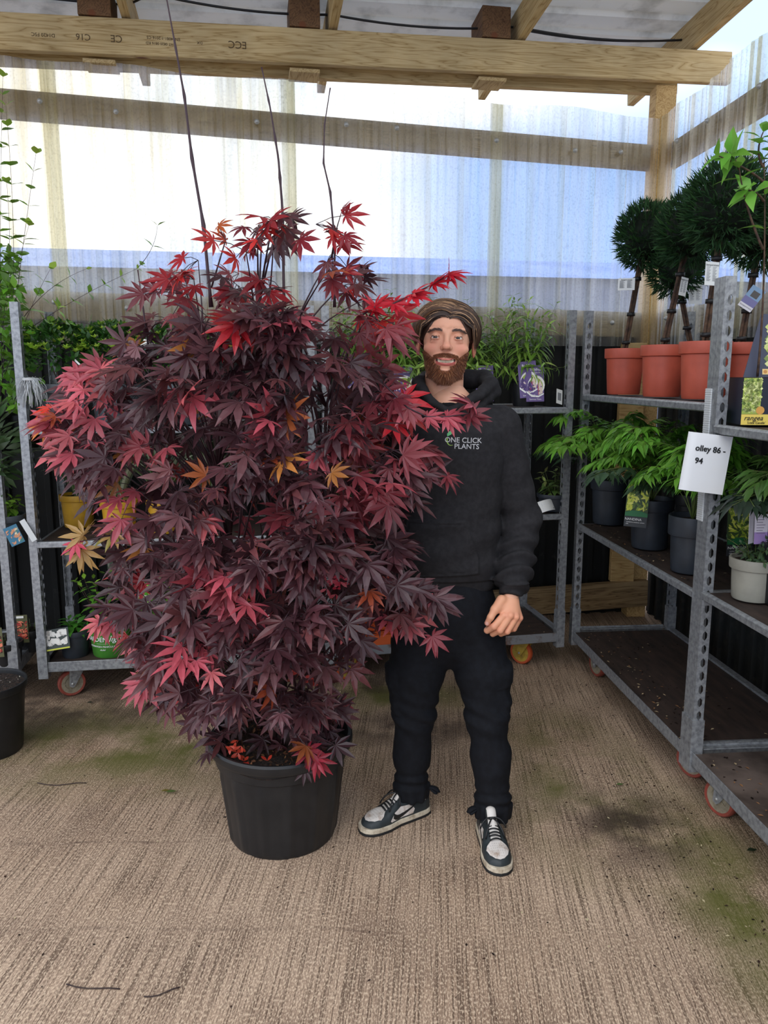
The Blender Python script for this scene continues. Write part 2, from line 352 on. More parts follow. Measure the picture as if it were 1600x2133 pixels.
# ------------------------------------------------------------ floor, walls
b = MB(); b.add([(-9, -6, 0), (12, -6, 0), (12, 22, 0), (-9, 22, 0)], [(0, 1, 2, 3)]); tag(b.build('floor', M['floor'], smooth=False), kind='structure')
ZL = 1.80      # top of dark cladding
def corr(b, f, s0, s1, z0, z1f, per, h, prof, mi=0, nz=1, t0=0, thick=0, tint=False):
    xs = []; n = int(math.ceil((s1-s0)/per))
    for i in range(n+1):
        for u, v in prof:
            x = s0+(i+u)*per
            if x <= s1: xs.append((x, v*h))
    V = []; 
    for j in range(nz+1):
        for x, d in xs:
            zt = z1f(x)-(.012*(d/h if h else 0)); V.append(f(x, t0-d, z0+(zt-z0)*j/nz))
    k = len(xs); F = [(j*k+i, j*k+i+1, (j+1)*k+i+1, (j+1)*k+i) for j in range(nz) for i in range(k-1)]
    C = None
    if tint:
        row = []
        for x, d in xs:
            c = np.array([1., 1, .995]) if d < h*.6 else np.array([.96, .94, .86])
            if min(x-s0, s1-x) < .075: c = c*np.array([.93, .92, .84])
            row.append(c)
        C = np.array(row*(nz+1))
    b.add(V, F, mi, C)
TRAP = [(0, 0), (.55, 0), (.62, 1), (.88, 1), (.95, 0)]
b = MB(); corr(b, Bk, -6.0, .04, 0, lambda x: ZL-.018*x, .11, .02, TRAP, t0=.10); tag(b.build('wall_back', M['darkwall'], smooth=False), kind='structure')
b = MB(); corr(b, Rt, -.1, 7.5, 0, lambda x: ZL, .11, .02, TRAP, t0=.10); tag(b.build('wall_right', M['darkwall2'], smooth=False), kind='structure')
RIB = [(0, 0), (.16, .12), (.2, .9), (.27, 1), (.34, .9), (.38, .12), (.54, 0), (.58, .25), (.62, 0), (.78, 0), (.82, .25), (.86, 0)]
zt_b = lambda s: 3.03-.030*s+.012*math.sin(s*7.7)
zt_r = lambda s: 3.03+.03*s+.015*math.sin(s*9)
cuts = [-6.0, -4.6, -3.42, -2.2, -1.03, .0]
for i in range(5):
    b = MB(); corr(b, Bk, cuts[i]-.05, cuts[i+1]+.03, ZL-.08, zt_b, .19, .028, RIB, t0=-.02-.004*(i % 2), nz=3, tint=True)
    tag(b.build(f'window_{i+1}', M['sheet_warm' if i < 3 else 'sheet_cool'], smooth=True, angle=40), kind='structure')
cuts = [.0, 1.02, 2.05, 3.1, 4.2]
for i in range(4):
    b = MB(); corr(b, Rt, cuts[i]-.0, cuts[i+1]+.03, ZL-.08, zt_r, .19, .03, RIB, t0=-.02-.004*(i % 2), nz=3, tint=True)
    tag(b.build(f'window_{i+6}', M['sheet_right'], smooth=True, angle=40), kind='structure')
tn = [0]
def timber(p0, p1, wd, ht, m, bevel=.004, name=None, up=(0, 0, 1)):
    """box beam between two points, object axis X along it"""
    p0, p1 = Vector(p0), Vector(p1); d = p1-p0; Ln = d.length; x = d.normalized(); u = Vector(up); y = u.cross(x).normalized(); z = x.cross(y)
    tn[0] += 1; b = MB(); b.bx(-Ln/2, Ln/2, -wd/2, wd/2, -ht/2, ht/2)
    o = b.build(name or f'trim_{tn[0]}', m, smooth=False, bevel=bevel)
    o.matrix_world = Matrix.Translation((p0+p1)/2) @ Matrix((x, y, z)).transposed().to_4x4()
    return tag(o, kind='structure')
# rails (sheets are screwed to their inner face)
timber(Bk(-5.9, .045, 1.965), Bk(-.06, .045, 1.85), .047, .15, M['timRail'])
timber(Bk(-5.9, .045, 2.99), Bk(-.06, .045, 2.82), .047, .14, M['timRail'])
timber(Rt(.0, .045, 1.85), Rt(5.5, .045, 1.85), .047, .15, M['timRail'])
timber(Rt(.0, .045, 2.82), Rt(5.5, .045, 2.82), .047, .14, M['timRail'])
timber(Bk(-5.9, .13, .12), Bk(.0, .13, .12), .05, .2, M['timOld'])             # kept inside the cladding
timber(Bk(-1.4, -.06, .13), Bk(.02, -.06, .17), .05, .17, M['timOld'])         # loose sill board on the floor
timber(Bk(-.02, .02, 0), Bk(-.02, .02, 3.2), .12, .12, M['timZ'], up=(0, 1, 0))
timber(Bk(-.15, -.045, .25), Bk(-.15, -.045, 1.74), .05, .15, M['timZ'], up=(1, 0, 0))
# roof beam, second beam behind it, rafters, blocks
M['timBlock'] = timber_mat('dark_timber_block', (120, 90, 62), (104, 76, 52), (80, 58, 40), 'X')
zb = lambda s: 3.285+.018*s
timber(Bk(-6, -.08, zb(-6)), Bk(.33, -.08, zb(.33)), .047, .17, M['timX'], bevel=.006)
timber(Bk(-6, .10, zb(-6)-.012), Bk(.1, .10, zb(.1)-.012), .047, .16, M['timX'])
RS = .085
def rz(t): return 3.37-RS*t     # rafter underside above wall offset t (t positive = outside)
for s in (-4.05, -3.02, -1.97, -.93, .1):
    o = timber(Bk(s, -3.4, rz(-3.4)+.085+.018*s), Bk(s, .68, rz(.68)+.085+.018*s), .047, .165, M['timY' if 0 else 'timX'])
for s in (-4.18, -3.15, -2.10, -1.06):
    timber(Bk(s-.02, -.1, 3.455+.018*s), Bk(s-.02, .12, 3.44+.018*s), .16, .16, M['timBlock'], bevel=.003)
    timber(Bk(s-.02, -.05, 3.185+.018*s), Bk(s-.02, .10, 3.185+.018*s), .16, .02, M['timX'], bevel=.003)
b = MB(); V = []; ts = []
t = -3.2
while t < .78:
    for u, v in ((0, 0), (.06, 0), (.075, 1), (.115, 1), (.13, 0)): ts.append((t+u, v*.022))
    t += .19
for s in (-6, .22):
    for tt, v in ts: V.append(Bk(s, tt, rz(tt)+.172+.018*s+v))
k = len(ts); b.add(V, [(i, i+1, k+i+1, k+i) for i in range(k-1)])
o = b.build('ceiling', M['roof'], smooth=False); tag(o, kind='structure')
sm = o.modifiers.new('thickness', 'SOLIDIFY'); sm.thickness = .004
# screws through the sheets
ORD = ['first', 'second', 'third', 'fourth', 'fifth', 'sixth', 'seventh', 'eighth']
def screw(p, nrm, n):
    b = MB(); b.lathe([(0, .012), (.006, .011), (.009, .007), (.011, .002), (.014, 0), (.014, -.003), (0, -.003)], 12)
    o = b.build('screw_cap', M['screw']); o.matrix_world = Matrix.Translation(p) @ Vector(nrm).to_track_quat('Z', 'Y').to_matrix().to_4x4()
    return tag(o, n, 'screw', 'screws holding the wall sheets')
for z, rail, sl in ((1.86, 'lower', -.02), (2.82, 'upper', -.029)):
    for i, s in enumerate((-3.47, -3.1, -2.38, -1.9, -1.62, -1.05, -.58, -.3)):
        screw(Bk(s, -.052, z+sl*s+.02*math.sin(i*5)), (-NB[0], -NB[1], 0), f'small metal screw cap on the {rail} rail of the back wall, {ORD[i]} from the left')
    for i, s in enumerate((.28, .62, 1.1)):
        screw(Rt(s, -.054, z+.01), (-NR[0], -NR[1], 0), f'small metal screw cap on the {rail} rail of the right wall, {ORD[i]} from the corner')
# stamped grading marks on the beam (printed upside down)
def text_mesh(s, size, ext=.0004, align='CENTER', shear=0, bold=0, space=1):
    c = bpy.data.curves.new('t', 'FONT'); c.body = s; c.size = size; c.extrude = ext; c.align_x = align; c.align_y = 'CENTER'; c.shear = shear; c.offset = bold
    c.space_character = space; c.resolution_u = 3
    o = bpy.data.objects.new('t', c); COL.objects.link(o); bpy.context.view_layer.update()
    me = bpy.data.meshes.new_from_object(o.evaluated_get(bpy.context.evaluated_depsgraph_get())); bpy.data.objects.remove(o); return me
def text(s, size, m, parent=None, mw=None, name='lettering', **k):
    me = text_mesh(s, size, **k); me.materials.clear(); me.materials.append(m); o = bpy.data.objects.new(name, me); COL.objects.link(o)
    if parent is not None: o.parent = parent
    if mw is not None: o.matrix_local = mw
    return o
def basis(origin, x, y):
    x = Vector(x).normalized(); y = Vector(y); z = x.cross(y).normalized(); y = z.cross(x)
    return Matrix.Translation(origin) @ Matrix((x, y, z)).transposed().to_4x4()
beam = bpy.data.objects['trim_9']
M['stamp'] = mat('faded_ink', (86, 68, 44), .9)
for s, sz, st, dz in ((-2.47, .05, 'ECC', .0), (-2.66, .02, 'DX', .0), (-2.84, .020, 'EN14081-1:2016 CS', .012), (-2.86, .018, 'HT 0820 0816 KD', -.014), (-3.07, .048, 'CE', 0), (-3.23, .042, 'C16', 0), (-3.42, .024, 'D1420 F5C', 0), (-3.66, .026, '449', 0)):
    bw = beam.matrix_world.inverted()
    mw = bw @ basis(Bk(s, -.1045, zb(s)-.012+dz), (-UB[0], -UB[1], 0), (0, 0, -1))
    text(st, sz, M['stamp'], beam, mw, name='stamped_marking')
# cables under the roof
def cable(pts, r, label):
    P_ = []
    pts = [np.array(p) for p in pts]
    for a, c in zip(pts[:-1], pts[1:]):
        for k in range(12):
            u = k/12; q = a*(1-u)+c*u; q[2] -= .12*np.linalg.norm(c-a)*u*(1-u); P_.append(q)
    P_.append(pts[-1]); b = MB(); b.tube(P_, r, 6); tag(b.build('cable', M['cable']), label, 'cable')
cable([Bk(-4.4, -.12, 3.50), Bk(-3.05, .12, 3.47), Bk(-2.9, -.1, 3.44), Bk(-1.97, -.02, 3.44), Bk(-.93, .0, 3.46), Bk(.1, .02, 3.47)], .006, 'black cable drooping between the rafters across the whole roof')
cable([Bk(-2.9, .3, 3.5), Bk(-1.97, .3, 3.47), Bk(-.93, .3, 3.50), Bk(.1, .22, 3.49)], .005, 'thin black cable running behind the main cable under the white roof')
cable([Bk(-.9, .05, 3.47), Bk(.08, .1, 3.5)], .005, 'short black cable sagging between the two right-hand rafters')
# buildings outside, seen dimly through the sheets
u = thing('outbuilding', 'slate-blue outbuilding seen blurred through the translucent back wall', 'building', tuple(Bk(-1.5, 4.0, 0)), ALB)
b = MB(); b.bx(-5.5, 6, 0, 3, 0, 2.62); b.build('wall', M['outshed'], u, smooth=False)
b = MB(); b.add([(-5.6, -.1, 2.62), (6.1, -.1, 2.62), (6.1, 3, 3.25), (-5.6, 3, 3.25), (-5.6, 3, 2.62), (6.1, 3, 2.62)], [(0, 1, 2, 3), (0, 3, 4), (1, 5, 2), (3, 2, 5, 4), (0, 4, 5, 1)]); b.build('roof', M['outroof'], u, smooth=False)
# ------------------------------------------------------------ trolleys
def post_mb(h0=.12, h1=1.862):
    b = MB(); w_, d_ = .036, .038; t = .003
    b.bx(0, w_, 0, t, h0, h1)
    for x in (0, w_-t):
        b.bx(x, x+t, t, t+.009, h0, h1); b.bx(x, x+t, d_-.009, d_, h0, h1)
        z = h0+.2
        b.bx(x, x+t, t+.009, d_-.009, h0, z)
        while z+.05 < h1: 
            z2 = z+.034; b.bx(x, x+t, t+.009, d_-.009, z2, z+.05)
            # rounded slot corners
            for (ya, sg) in ((t+.009, 1), (d_-.009, -1)):
                for (zz, sz) in ((z, 1), (z2, -1)):
                    b.add([(x, ya, zz), (x, ya+sg*.007, zz), (x, ya, zz+sz*.009), (x+t, ya, zz), (x+t, ya+sg*.007, zz), (x+t, ya, zz+sz*.009)], [(0, 1, 2), (5, 4, 3), (1, 4, 5, 2)])
            z += .05
        b.bx(x, x+t, t+.009, d_-.009, z, h1)
    b.bx(-.004, w_+.004, -.004, d_+.004, h0, h0+.2)
    return b
def castor(root, x, y, ang, tyre, hub):
    R = Matrix.Rotation(ang, 3, 'Z'); r = .065; c = np.array(R@Vector((.03, 0, 0)))+np.array([x, y, r])
    b = MB(); Rn = np.array(R)
    b.box((x, y, .146), (.09, .07, .006), Rn)
    for s in (-1, 1):
        V = []
        for yy in (s*.020, s*.024):
            for q in ((-.035, .143), (.04, .143), (.045, .055), (.03, .045), (.018, .055)): V.append((q[0], yy, q[1]))
        b.add(np.array(V)@Rn.T+np.array([x, y, 0]), [(0, 1, 2, 3, 4), (9, 8, 7, 6, 5), (0, 5, 6, 1), (1, 6, 7, 2), (2, 7, 8, 3), (3, 8, 9, 4), (4, 9, 5, 0)])
    b.box((x, y, .14), (.078, .048, .008), Rn)
    f = b.build('castor', M['hub_y'] if hub == 'hub_y' else M['steel'], root, smooth=False)
    RY = Rn@np.array(Matrix.Rotation(math.radians(90), 3, 'X'))
    def put(bb): 
        for i in range(len(bb.V)): bb.V[i] = bb.V[i]@RY.T+c
        return bb
    b = MB(); b.lathe([(.051, -.014), (.061, -.015), (.065, -.010), (.065, .010), (.061, .015), (.051, .014), (.051, -.014)], 28); put(b).build('wheel', M[tyre], f, angle=50)
    b = MB(); b.lathe([(0, .016), (.012, .016), (.013, .010), (.03, .008), (.034, .012), (.0515, .013), (.0515, -.013), (.034, -.012), (.03, -.008), (.013, -.010), (.012, -.016), (0, -.016)], 24)
    for k in range(5):
        a = k*2*math.pi/5
        for s in (-1, 1): b.box((.024*math.cos(a), .024*math.sin(a), s*.009), (.022, .005, .006), np.array(Matrix.Rotation(a, 3, 'Z')))
    put(b).build('hub', M[hub], f, angle=40)
    b = MB(); b.lathe([(0, .028), (.006, .027), (.007, .022), (.007, -.022), (.006, -.027), (0, -.028)], 10); put(b).build('axle_bolt', M['screw'], f)
POST = post_mb(); post_me = None
def trolley(name, label, loc, rz_, L, shelves, frame='steel', deck='ply', wheel=('tyre', 'hub'), castor_ang=(.5, 2.6)):
    global post_me
    r = thing('plant_trolley', label, 'trolley', loc, rz_, None); D = .565
    if post_me is None:
        o = POST.build('post', M['steel'], r, smooth=False, loc=(0, 0, 0)); post_me = o.data
    else:
        o = bpy.data.objects.new('post', post_me); COL.objects.link(o); o.parent = r
    for (x, y, fl) in ((L-.036, 0, 0), (.036, D, 1), (L, D, 1)):
        o = bpy.data.objects.new('post', post_me); COL.objects.link(o); o.parent = r; o.location = (x, y, 0)
        if fl: o.rotation_euler = (0, 0, math.pi)
    b = MB()
    for y in (0, D-.035):
        b.bx(.04, L-.04, y+.002, y+.006 if y == 0 else y+.035, .15, .200); b.bx(.04, L-.04, y+.002, y+.033, .15, .154)
    for x in (0, L-.036):
        b.bx(x+.002, x+.034, .05, D-.05, .15, .156); b.bx(x+(.03 if x else .002), x+(.034 if x else .006), .05, D-.05, .15, .212)
        b.bx(x+.004, x+.030, .05, D-.05, .20, .204)
    b.bx(.1, .2, .01, D-.01, .149, .154); b.bx(L-.2, L-.1, .01, D-.01, .149, .154)
    b.build('base_frame', M[frame], r, smooth=False, bevel=.0015)
    b = MB(); b.bx(.036, L-.036, .006, D-.006, .178, .190); b.build('deck', M[deck], r, smooth=False)
    for i, z in enumerate(shelves):
        b = MB()
        for y0, sg in ((-.002, 1), (D+.002, -1)):
            V = []; F = []
            prof = [(0, .002), (.004, .008), (.012, .010), (.02, .004), (.02, -.004), (.006, -.022), (0, -.018)]
            k = len(prof)
            for x in (.03, L-.03):
                for yy, zz in prof: V.append((x, y0+sg*yy, z-.008+zz))
            for j in range(k): F.append((j, (j+1) % k, k+(j+1) % k, k+j))
            F += [tuple(range(k))[::-1], tuple(range(k, 2*k))]
            b.add(V, F)
        for x in (.03, L-.045): b.bx(x, x+.015, .01, D-.01, z-.025, z-.004)
        for x in (.018, L-.04):
            for y in (.006, D-.03): b.bx(x, x+.022, y, y+.02, z-.05, z-.012)
        s = b.build('shelf', M['steel'], r, smooth=False)
        b = MB(); b.bx(.045, L-.045, .014, D-.014, z-.014, z-.003); b.build('shelf_board', M['ply'], s, smooth=False)
    ca, cb = castor_ang
    for x, y, a in ((.15, .09, ca), (L-.17, .09, cb), (.15, D-.1, ca+1.1), (L-.17, D-.1, cb-.8)): castor(r, x, y, a, *wheel)
    return r
RZR = math.atan2(UR[1], UR[0])
tA = trolley('A', 'galvanised plant trolley at the far left, cut off by the photo edge', (-1.66-1.42*UB[0], 3.46-1.42*UB[1], 0), ALB, 1.35, (.80, 1.19), deck='ply')
tB = trolley('B', 'galvanised plant trolley behind the red maple, with plastic film tied to its post', (-1.64, 3.47, 0), math.radians(8), 1.33, (.785, 1.31), castor_ang=(3.6, .6))
tC = trolley('C', 'galvanised plant trolley with rusty base behind the standing man', (-.29, 3.66, 0), math.radians(11.5), 1.27, (.84, 1.385), frame='steel_rusty', wheel=('tyre_or', 'hub_y'), castor_ang=(3.3, 2.2))
tD = trolley('D', 'galvanised plant trolley along the right wall holding terracotta-potted topiaries', (1.005, 3.98, 0), RZR, 1.35, (.785, 1.45), castor_ang=(.2, .5))
tE = trolley('E', 'galvanised plant trolley at the right edge, nearest the camera', (1.005+1.352*UR[0], 3.98+1.352*UR[1], 0), RZR, 1.35, (.80, 1.38), deck='ply_wet', castor_ang=(3.5, .6))
# ------------------------------------------------------------ plants
def nrm(a): a = np.asarray(a, float); return a/(np.linalg.norm(a, axis=-1, keepdims=True)+1e-12)
def orient(d, n, s=1.0):
    y = nrm(d); n = np.broadcast_to(np.asarray(n, float), y.shape); z = nrm(n-y*np.sum(n*y, -1, keepdims=True)); x = np.cross(y, z)
    return np.stack([x, y, z], -1)*np.reshape(np.broadcast_to(s, y.shape[:-1]), y.shape[:-1]+(1, 1))
def leaf_t(w=.3, peak=.4, nseg=4, fold=.12, droop=.25, pw=1.0):
    """blade of unit length along +Y, two quads wide"""
    V = []; F = []
    for i in range(nseg+1):
        t = i/nseg; a = (t/peak)**.7 if t < peak else ((1-t)/(1-peak))**pw
        ww = w/2*max(0, min(1, a)); z = -droop*t*t
        V += [(-ww, t, z+fold*ww), (0, t, z), (ww, t, z+fold*ww)]
    for i in range(nseg): F += [(3*i, 3*i+1, 3*i+4, 3*i+3), (3*i+1, 3*i+2, 3*i+5, 3*i+4)]
    return np.array(V), F
def proj(p):
    d = np.asarray(p, float)-np.array([0, 0, CAM_H]); zc = d[1]*CT-d[2]*ST; yc = d[1]*ST+d[2]*CT
    return 800+FPX*d[0]/zc, 1066.5-FPX*yc/zc
def slot(tr, px, ly, z):
    bpy.context.view_layer.update(); best = None
    for lx in np.linspace(-.6, 1.9, 501):
        p = tr.matrix_world @ Vector((lx, ly, z)); e = abs(proj(p)[0]-px)
        if best is None or e < best[0]: best = (e, p)
    return np.array(best[1])
def col_jit(c, n, v=.18, hue=.06, r=rng):
    c = np.array(lin(c)); k = np.exp(r.normal(0, v, (n, 1))); h = 1+r.normal(0, hue, (n, 3)); return np.clip(c*k*h, 0, 1)
def pot_parts(root, rt, rb, h, m, soil='soil', rim=.03, ribs=0, feet=False, fill=.9):
    b = MB(); t = .003
    prof = [(0, .002), (rb*.96, .0), (rb, .006)]
    hs = h-rim; rs = rb+(rt-.006-rb)*hs/h
    prof += [(rb+(rs-rb)*.5, hs*.5), (rs-.001, hs-.003), (rt-.001, hs), (rt, hs+.004), (rt+.001, h-.004), (rt, h), (rt-.006, h), (rt-.009, h-.01), (rt-.010, h*fill-.02)]
    b.lathe(prof, 40); o = b.build('pot', M[m], root, angle=40)
    b = MB(); r_ = rt-.008; n = 28; V = [(0, 0, h*fill+.006)]; F = []
    for i in range(1, 6):
        for j in range(n):
            a = 2*math.pi*j/n; V.append((r_*i/5*math.cos(a), r_*i/5*math.sin(a), h*fill+(.006*(1-i/5))+random.uniform(-.003, .004)*(i < 5)))
    F = [(0, 1+j, 1+(j+1) % n) for j in range(n)]
    for i in range(4): F += [(1+i*n+j, 1+(i+1)*n+j, 1+(i+1)*n+(j+1) % n, 1+i*n+(j+1) % n) for j in range(n)]
    b.add(V, F); b.build('soil', M[soil], root)
    return o
def card(root, mw, w_, h_, base, decals=(), texts=(), name='plant_label', lab=None, round_=.006, curl=0, attr='attr'):
    b = MB(); t = .0006; n = 8
    xs = np.linspace(-w_/2, w_/2, n+1)
    zf = lambda x: curl*(x/(w_/2))**2 if curl else 0*x
    V = []; F = []
    for x in xs:
        for y in (-h_/2, h_/2):
            for z in (-t, t): V.append((x, y, z+float(zf(x))))
    for i in range(n):
        a = 4*i; c = a+4; F += [(a+1, c+1, c+3, a+3), (a, a+2, c+2, c), (a, c, c+1, a+1), (a+2, a+3, c+3, c+2)]
    F += [(0, 1, 3, 2), (4*n, 4*n+2, 4*n+3, 4*n+1)]
    b.add(V, F, 0, lin(base)); k = [0]
    def poly(p, c):
        k[0] += 1; z = t+.00006*k[0]; zz = [float(zf(x))+z for x, y in p]
        b.add([(x, y, q) for (x, y), q in zip(p, zz)], [tuple(range(len(p)))], 0, lin(c))
    for d in decals:
        if d[0] == 'r': poly([(d[1], d[2]), (d[3], d[2]), (d[3], d[4]), (d[1], d[4])], d[5])
        elif d[0] == 'e': poly([(d[1]+d[3]*math.cos(a), d[2]+d[4]*math.sin(a)) for a in np.linspace(0, 2*math.pi, 17)[:-1]], d[5])
        elif d[0] == 'p': poly(d[1], d[2])
        elif d[0] == 's':   # speckled picture: region, colours, count, size
            x0, y0, x1, y1 = d[1]
            for _ in range(d[3]):
                x, y, a = random.uniform(x0, x1), random.uniform(y0, y1), random.uniform(0, 3.14); s = d[4]*random.uniform(.5, 1.3); asp = d[5] if len(d) > 5 else .4
                q = [(min(max(x+s*math.cos(a+u)*(1 if i % 2 else asp), x0), x1), min(max(y+s*math.sin(a+u)*(1 if i % 2 else asp), y0), y1)) for i, u in enumerate((-1.57, 0, 1.57, 3.14))]
                poly(q, random.choice(d[2]))
    o = b.build(name, M[attr], root, smooth=False)
    if mw is not None: o.matrix_local = mw
    if lab: o['label'] = lab
    zt = t+.00006*k[0]+.0002
    for (s, sz, x, y, m_) in [q[:5] for q in texts]:
        text(s, sz, M[m_], o, Matrix.Translation((x, y, zt)), name='lettering', ext=.0001)
    return o
def face_cam(p, yaw=0, tilt=0, roll=0):
    """local matrix of a card at p (local coords of an unrotated thing) facing the aisle"""
    return Matrix.Translation(p) @ Matrix.Rotation(yaw, 4, 'Z') @ Matrix.Rotation(math.pi/2-tilt, 4, 'X') @ Matrix.Rotation(roll, 4, 'Z')
LF_OVAL = leaf_t(.48, .5, 4, .15, .2); LF_LANCE = leaf_t(.2, .35, 5, .2, .35); LF_ROUND = leaf_t(.78, .42, 4, .1, .12, .7); LF_NAND = leaf_t(.32, .32, 4, .2, .3, 1.2); LF_BAY = leaf_t(.36, .5, 4, .3, .1)
def leaves(b, T, p, d, n, s, col): b.scatter(T[0], T[1], orient(d, n, s), np.asarray(p), 0, col)
def rnd_dirs(n): return nrm(rng.normal(size=(n, 3)))
def mound(root, c, r, n, leafT, size, dark, tipc, tips=60):
    b = MB(); u = rnd_dirs(n); u[:, 2] = np.where(u[:, 2] < -.35, -u[:, 2], u[:, 2]); rr = np.cbrt(rng.uniform(.45, 1, n))
    p = np.array(c)+u*np.array(r)*rr[:, None]
    lump = 1+.08*np.sin(9*u[:, :1]+1)*np.cos(8*u[:, 2:]); p = np.array(c)+(p-np.array(c))*lump
    d = nrm(u+rnd_dirs(n)*.7+np.array([0, 0, .25])); nn = nrm(u*.6+np.array([0, 0, .8])+rnd_dirs(n)*.4)
    leaves(b, leafT, p, d, nn, size*rng.uniform(.7, 1.15, n), col_jit(dark, n, .25))
    k = tips; u = rnd_dirs(k); u[:, 2] = np.abs(u[:, 2])*.8+.15; u = nrm(u); q = np.array(c)+u*np.array(r)*1.02
    for i in range(k):
        m = 6; a = np.arange(m)*2*math.pi/m+rng.uniform(0, 6); up = nrm(u[i]*.5+np.array([0, 0, 1.]))
        e1 = nrm(np.cross(up, [1, .2, 0])); e2 = np.cross(up, e1)
        dd = up*.8+np.cos(a)[:, None]*e1*.7+np.sin(a)[:, None]*e2*.7
        leaves(b, leafT, np.tile(q[i], (m, 1)), dd, np.tile(up, (m, 1))-dd*.3, size*.65, col_jit(tipc, m, .15))
    b.build('foliage', M['leaf'], root)
def bez(p0, p1, p2, n=8):
    t = np.linspace(0, 1, n)[:, None]; return (1-t)**2*np.array(p0)+2*t*(1-t)*np.array(p1)+t*t*np.array(p2)
def stem_plant(root, stems, T, size, col, gap=.03, pair=2, stem_r=.0018, stem_m='greenstem', lift=.3, start=.2, tipc=None, droop=.2, taper=.35, fname='foliage'):
    """stems: list of (p0,p1,p2) quadratic paths; opposite leaves along them"""
    b = MB(); sb = MB()
    for s in stems:
        L_ = np.linalg.norm(np.array(s[2])-np.array(s[0]))*1.1; q = bez(*s, n=10); sb.tube(q, np.linspace(stem_r, stem_r*.4, 10), 5)
        n = max(3, int(L_*(1-start)/gap)); ts = np.linspace(start, 1, n); az = rng.uniform(0, 3.14)
        for i, t in enumerate(ts):
            pt = (1-t)**2*np.array(s[0])+2*t*(1-t)*np.array(s[1])+t*t*np.array(s[2])
            tg = nrm(2*(1-t)*(np.array(s[1])-np.array(s[0]))+2*t*(np.array(s[2])-np.array(s[1])))
            e1 = nrm(np.cross(tg, [.3, .2, 1.])); e2 = np.cross(tg, e1); az += 1.57+rng.normal(0, .2)
            a = az+np.arange(pair)*2*math.pi/pair
            f = lift+.5*(t > .9)
            dd = np.cos(a)[:, None]*e1+np.sin(a)[:, None]*e2+tg*f+np.array([0, 0, -droop])
            sz = size*(1-taper*max(0, (t-.5)*2))*rng.uniform(.8, 1.15, pair)
            c = col_jit(tipc if (tipc and t > .85) else col, pair, .15)
            leaves(b, T, np.tile(pt, (pair, 1)), dd, np.tile(tg+np.array([0, 0, .6]), (pair, 1)), sz, c)
    b.build(fname, M['leaf'], root); sb.build('stems', M[stem_m], root)
def fan(c, n, spread, height, curve=.5, base=.02, zt=0):
    out = []
    for i in range(n):
        a = 2*math.pi*i/n+rng.uniform(-.4, .4); r = spread*rng.uniform(.3, 1); h = height*rng.uniform(.7, 1.05)*(1-.3*r/spread)
        p0 = np.array(c)+np.array([base*math.cos(a), base*math.sin(a), 0]); p2 = np.array(c)+np.array([r*math.cos(a), r*math.sin(a), h])
        p1 = p0*(1-curve)+np.array([p2[0], p2[1], p0[2]])*0+np.array([p0[0], p0[1], p2[2]])*curve; p1[:2] = p0[:2]+(p2[:2]-p0[:2])*.35
        out.append((p0, p1, p2))
    return out
def potted(name, label, cat, p, group=None): return thing(name, label, cat, tuple(p), 0, group)
# --- shrubs in grey pots on the top shelf
for i, (px, lab, s) in enumerate(((133, 'round evergreen shrub with lime new tips in a grey pot, leftmost beside the plastic film', 1.0), (246, 'round evergreen shrub with lime tips in a grey pot, middle of the three grey-potted shrubs', 1.0), (385, 'evergreen shrub in a grey pot half hidden behind the left of the maple', .95))):
    r = potted('potted_shrub', lab, 'potted plant', slot(tB, px, .16, 1.315), 'evergreen shrubs in grey pots')
    pot_parts(r, .125, .098, .19, 'pot_grey', rim=.04)
    mound(r, (0, 0, .31), (.165*s, .155, .155), 900, LF_OVAL, .042, (52, 92, 36), (160, 196, 66), 90)
    sb = MB(); [sb.tube([(0, 0, .17), (x, y, .28)], .003, 5) for x, y in ((.03, .02), (-.04, .0), (.0, -.04), (.05, -.03))]; sb.build('stems', M['bark'], r)
    if i == 1: card(r, face_cam((-.095, -.165, .27), .2, .35, .75), .008, .085, (225, 228, 226), name='plant_stake')
    if i == 2: card(r, face_cam((-.12, -.15, .36), .2, .6, -.5), .06, .06, (238, 238, 230), [('r', -.03, -.03, .03, -.012, (24, 122, 100))])
# --- variegated grasses in mustard pots
def strap_grass(root, base, n, L_, spread, w_=.012, green=(70, 104, 52), edge=(196, 206, 170)):
    b = MB(); g = np.array(lin(green)); e = np.array(lin(edge))
    for i in range(n):
        a = rng.uniform(0, 2*math.pi); L1 = L_*rng.uniform(.6, 1.1); out = spread*rng.uniform(.3, 1.1); k = 9
        t = np.linspace(0, 1, k); r_ = out*(t**1.3); z = L1*.75*np.sin(np.minimum(t*rng.uniform(1.5, 2.4), 2.7))
        c = np.array([math.cos(a), math.sin(a)]); side = np.array([-c[1], c[0], 0]); V = []; C = []
        for j in range(k):
            q = np.array(base)+np.array([c[0]*r_[j]+.01*c[0], c[1]*r_[j]+.01*c[1], z[j]]); ww = w_*.5*(1-t[j]**3)*(.6+.6*min(1, t[j]*4))+.0004
            V += [q-side*ww, q-side*ww*.45+np.array([0, 0, -.001]), q+side*ww*.45+np.array([0, 0, -.001]), q+side*ww]; gg = g*rng.uniform(.7, 1.2); C += [gg, e*.9, e*.9, gg] if i % 2 else [e*.9, gg, gg, e*.9]
        F = [(4*j+m, 4*j+m+1, 4*j+m+5, 4*j+m+4) for j in range(k-1) for m in range(3)]
        b.add(V, F, 0, np.array(C))
    b.build('foliage', M['leaf'], root)
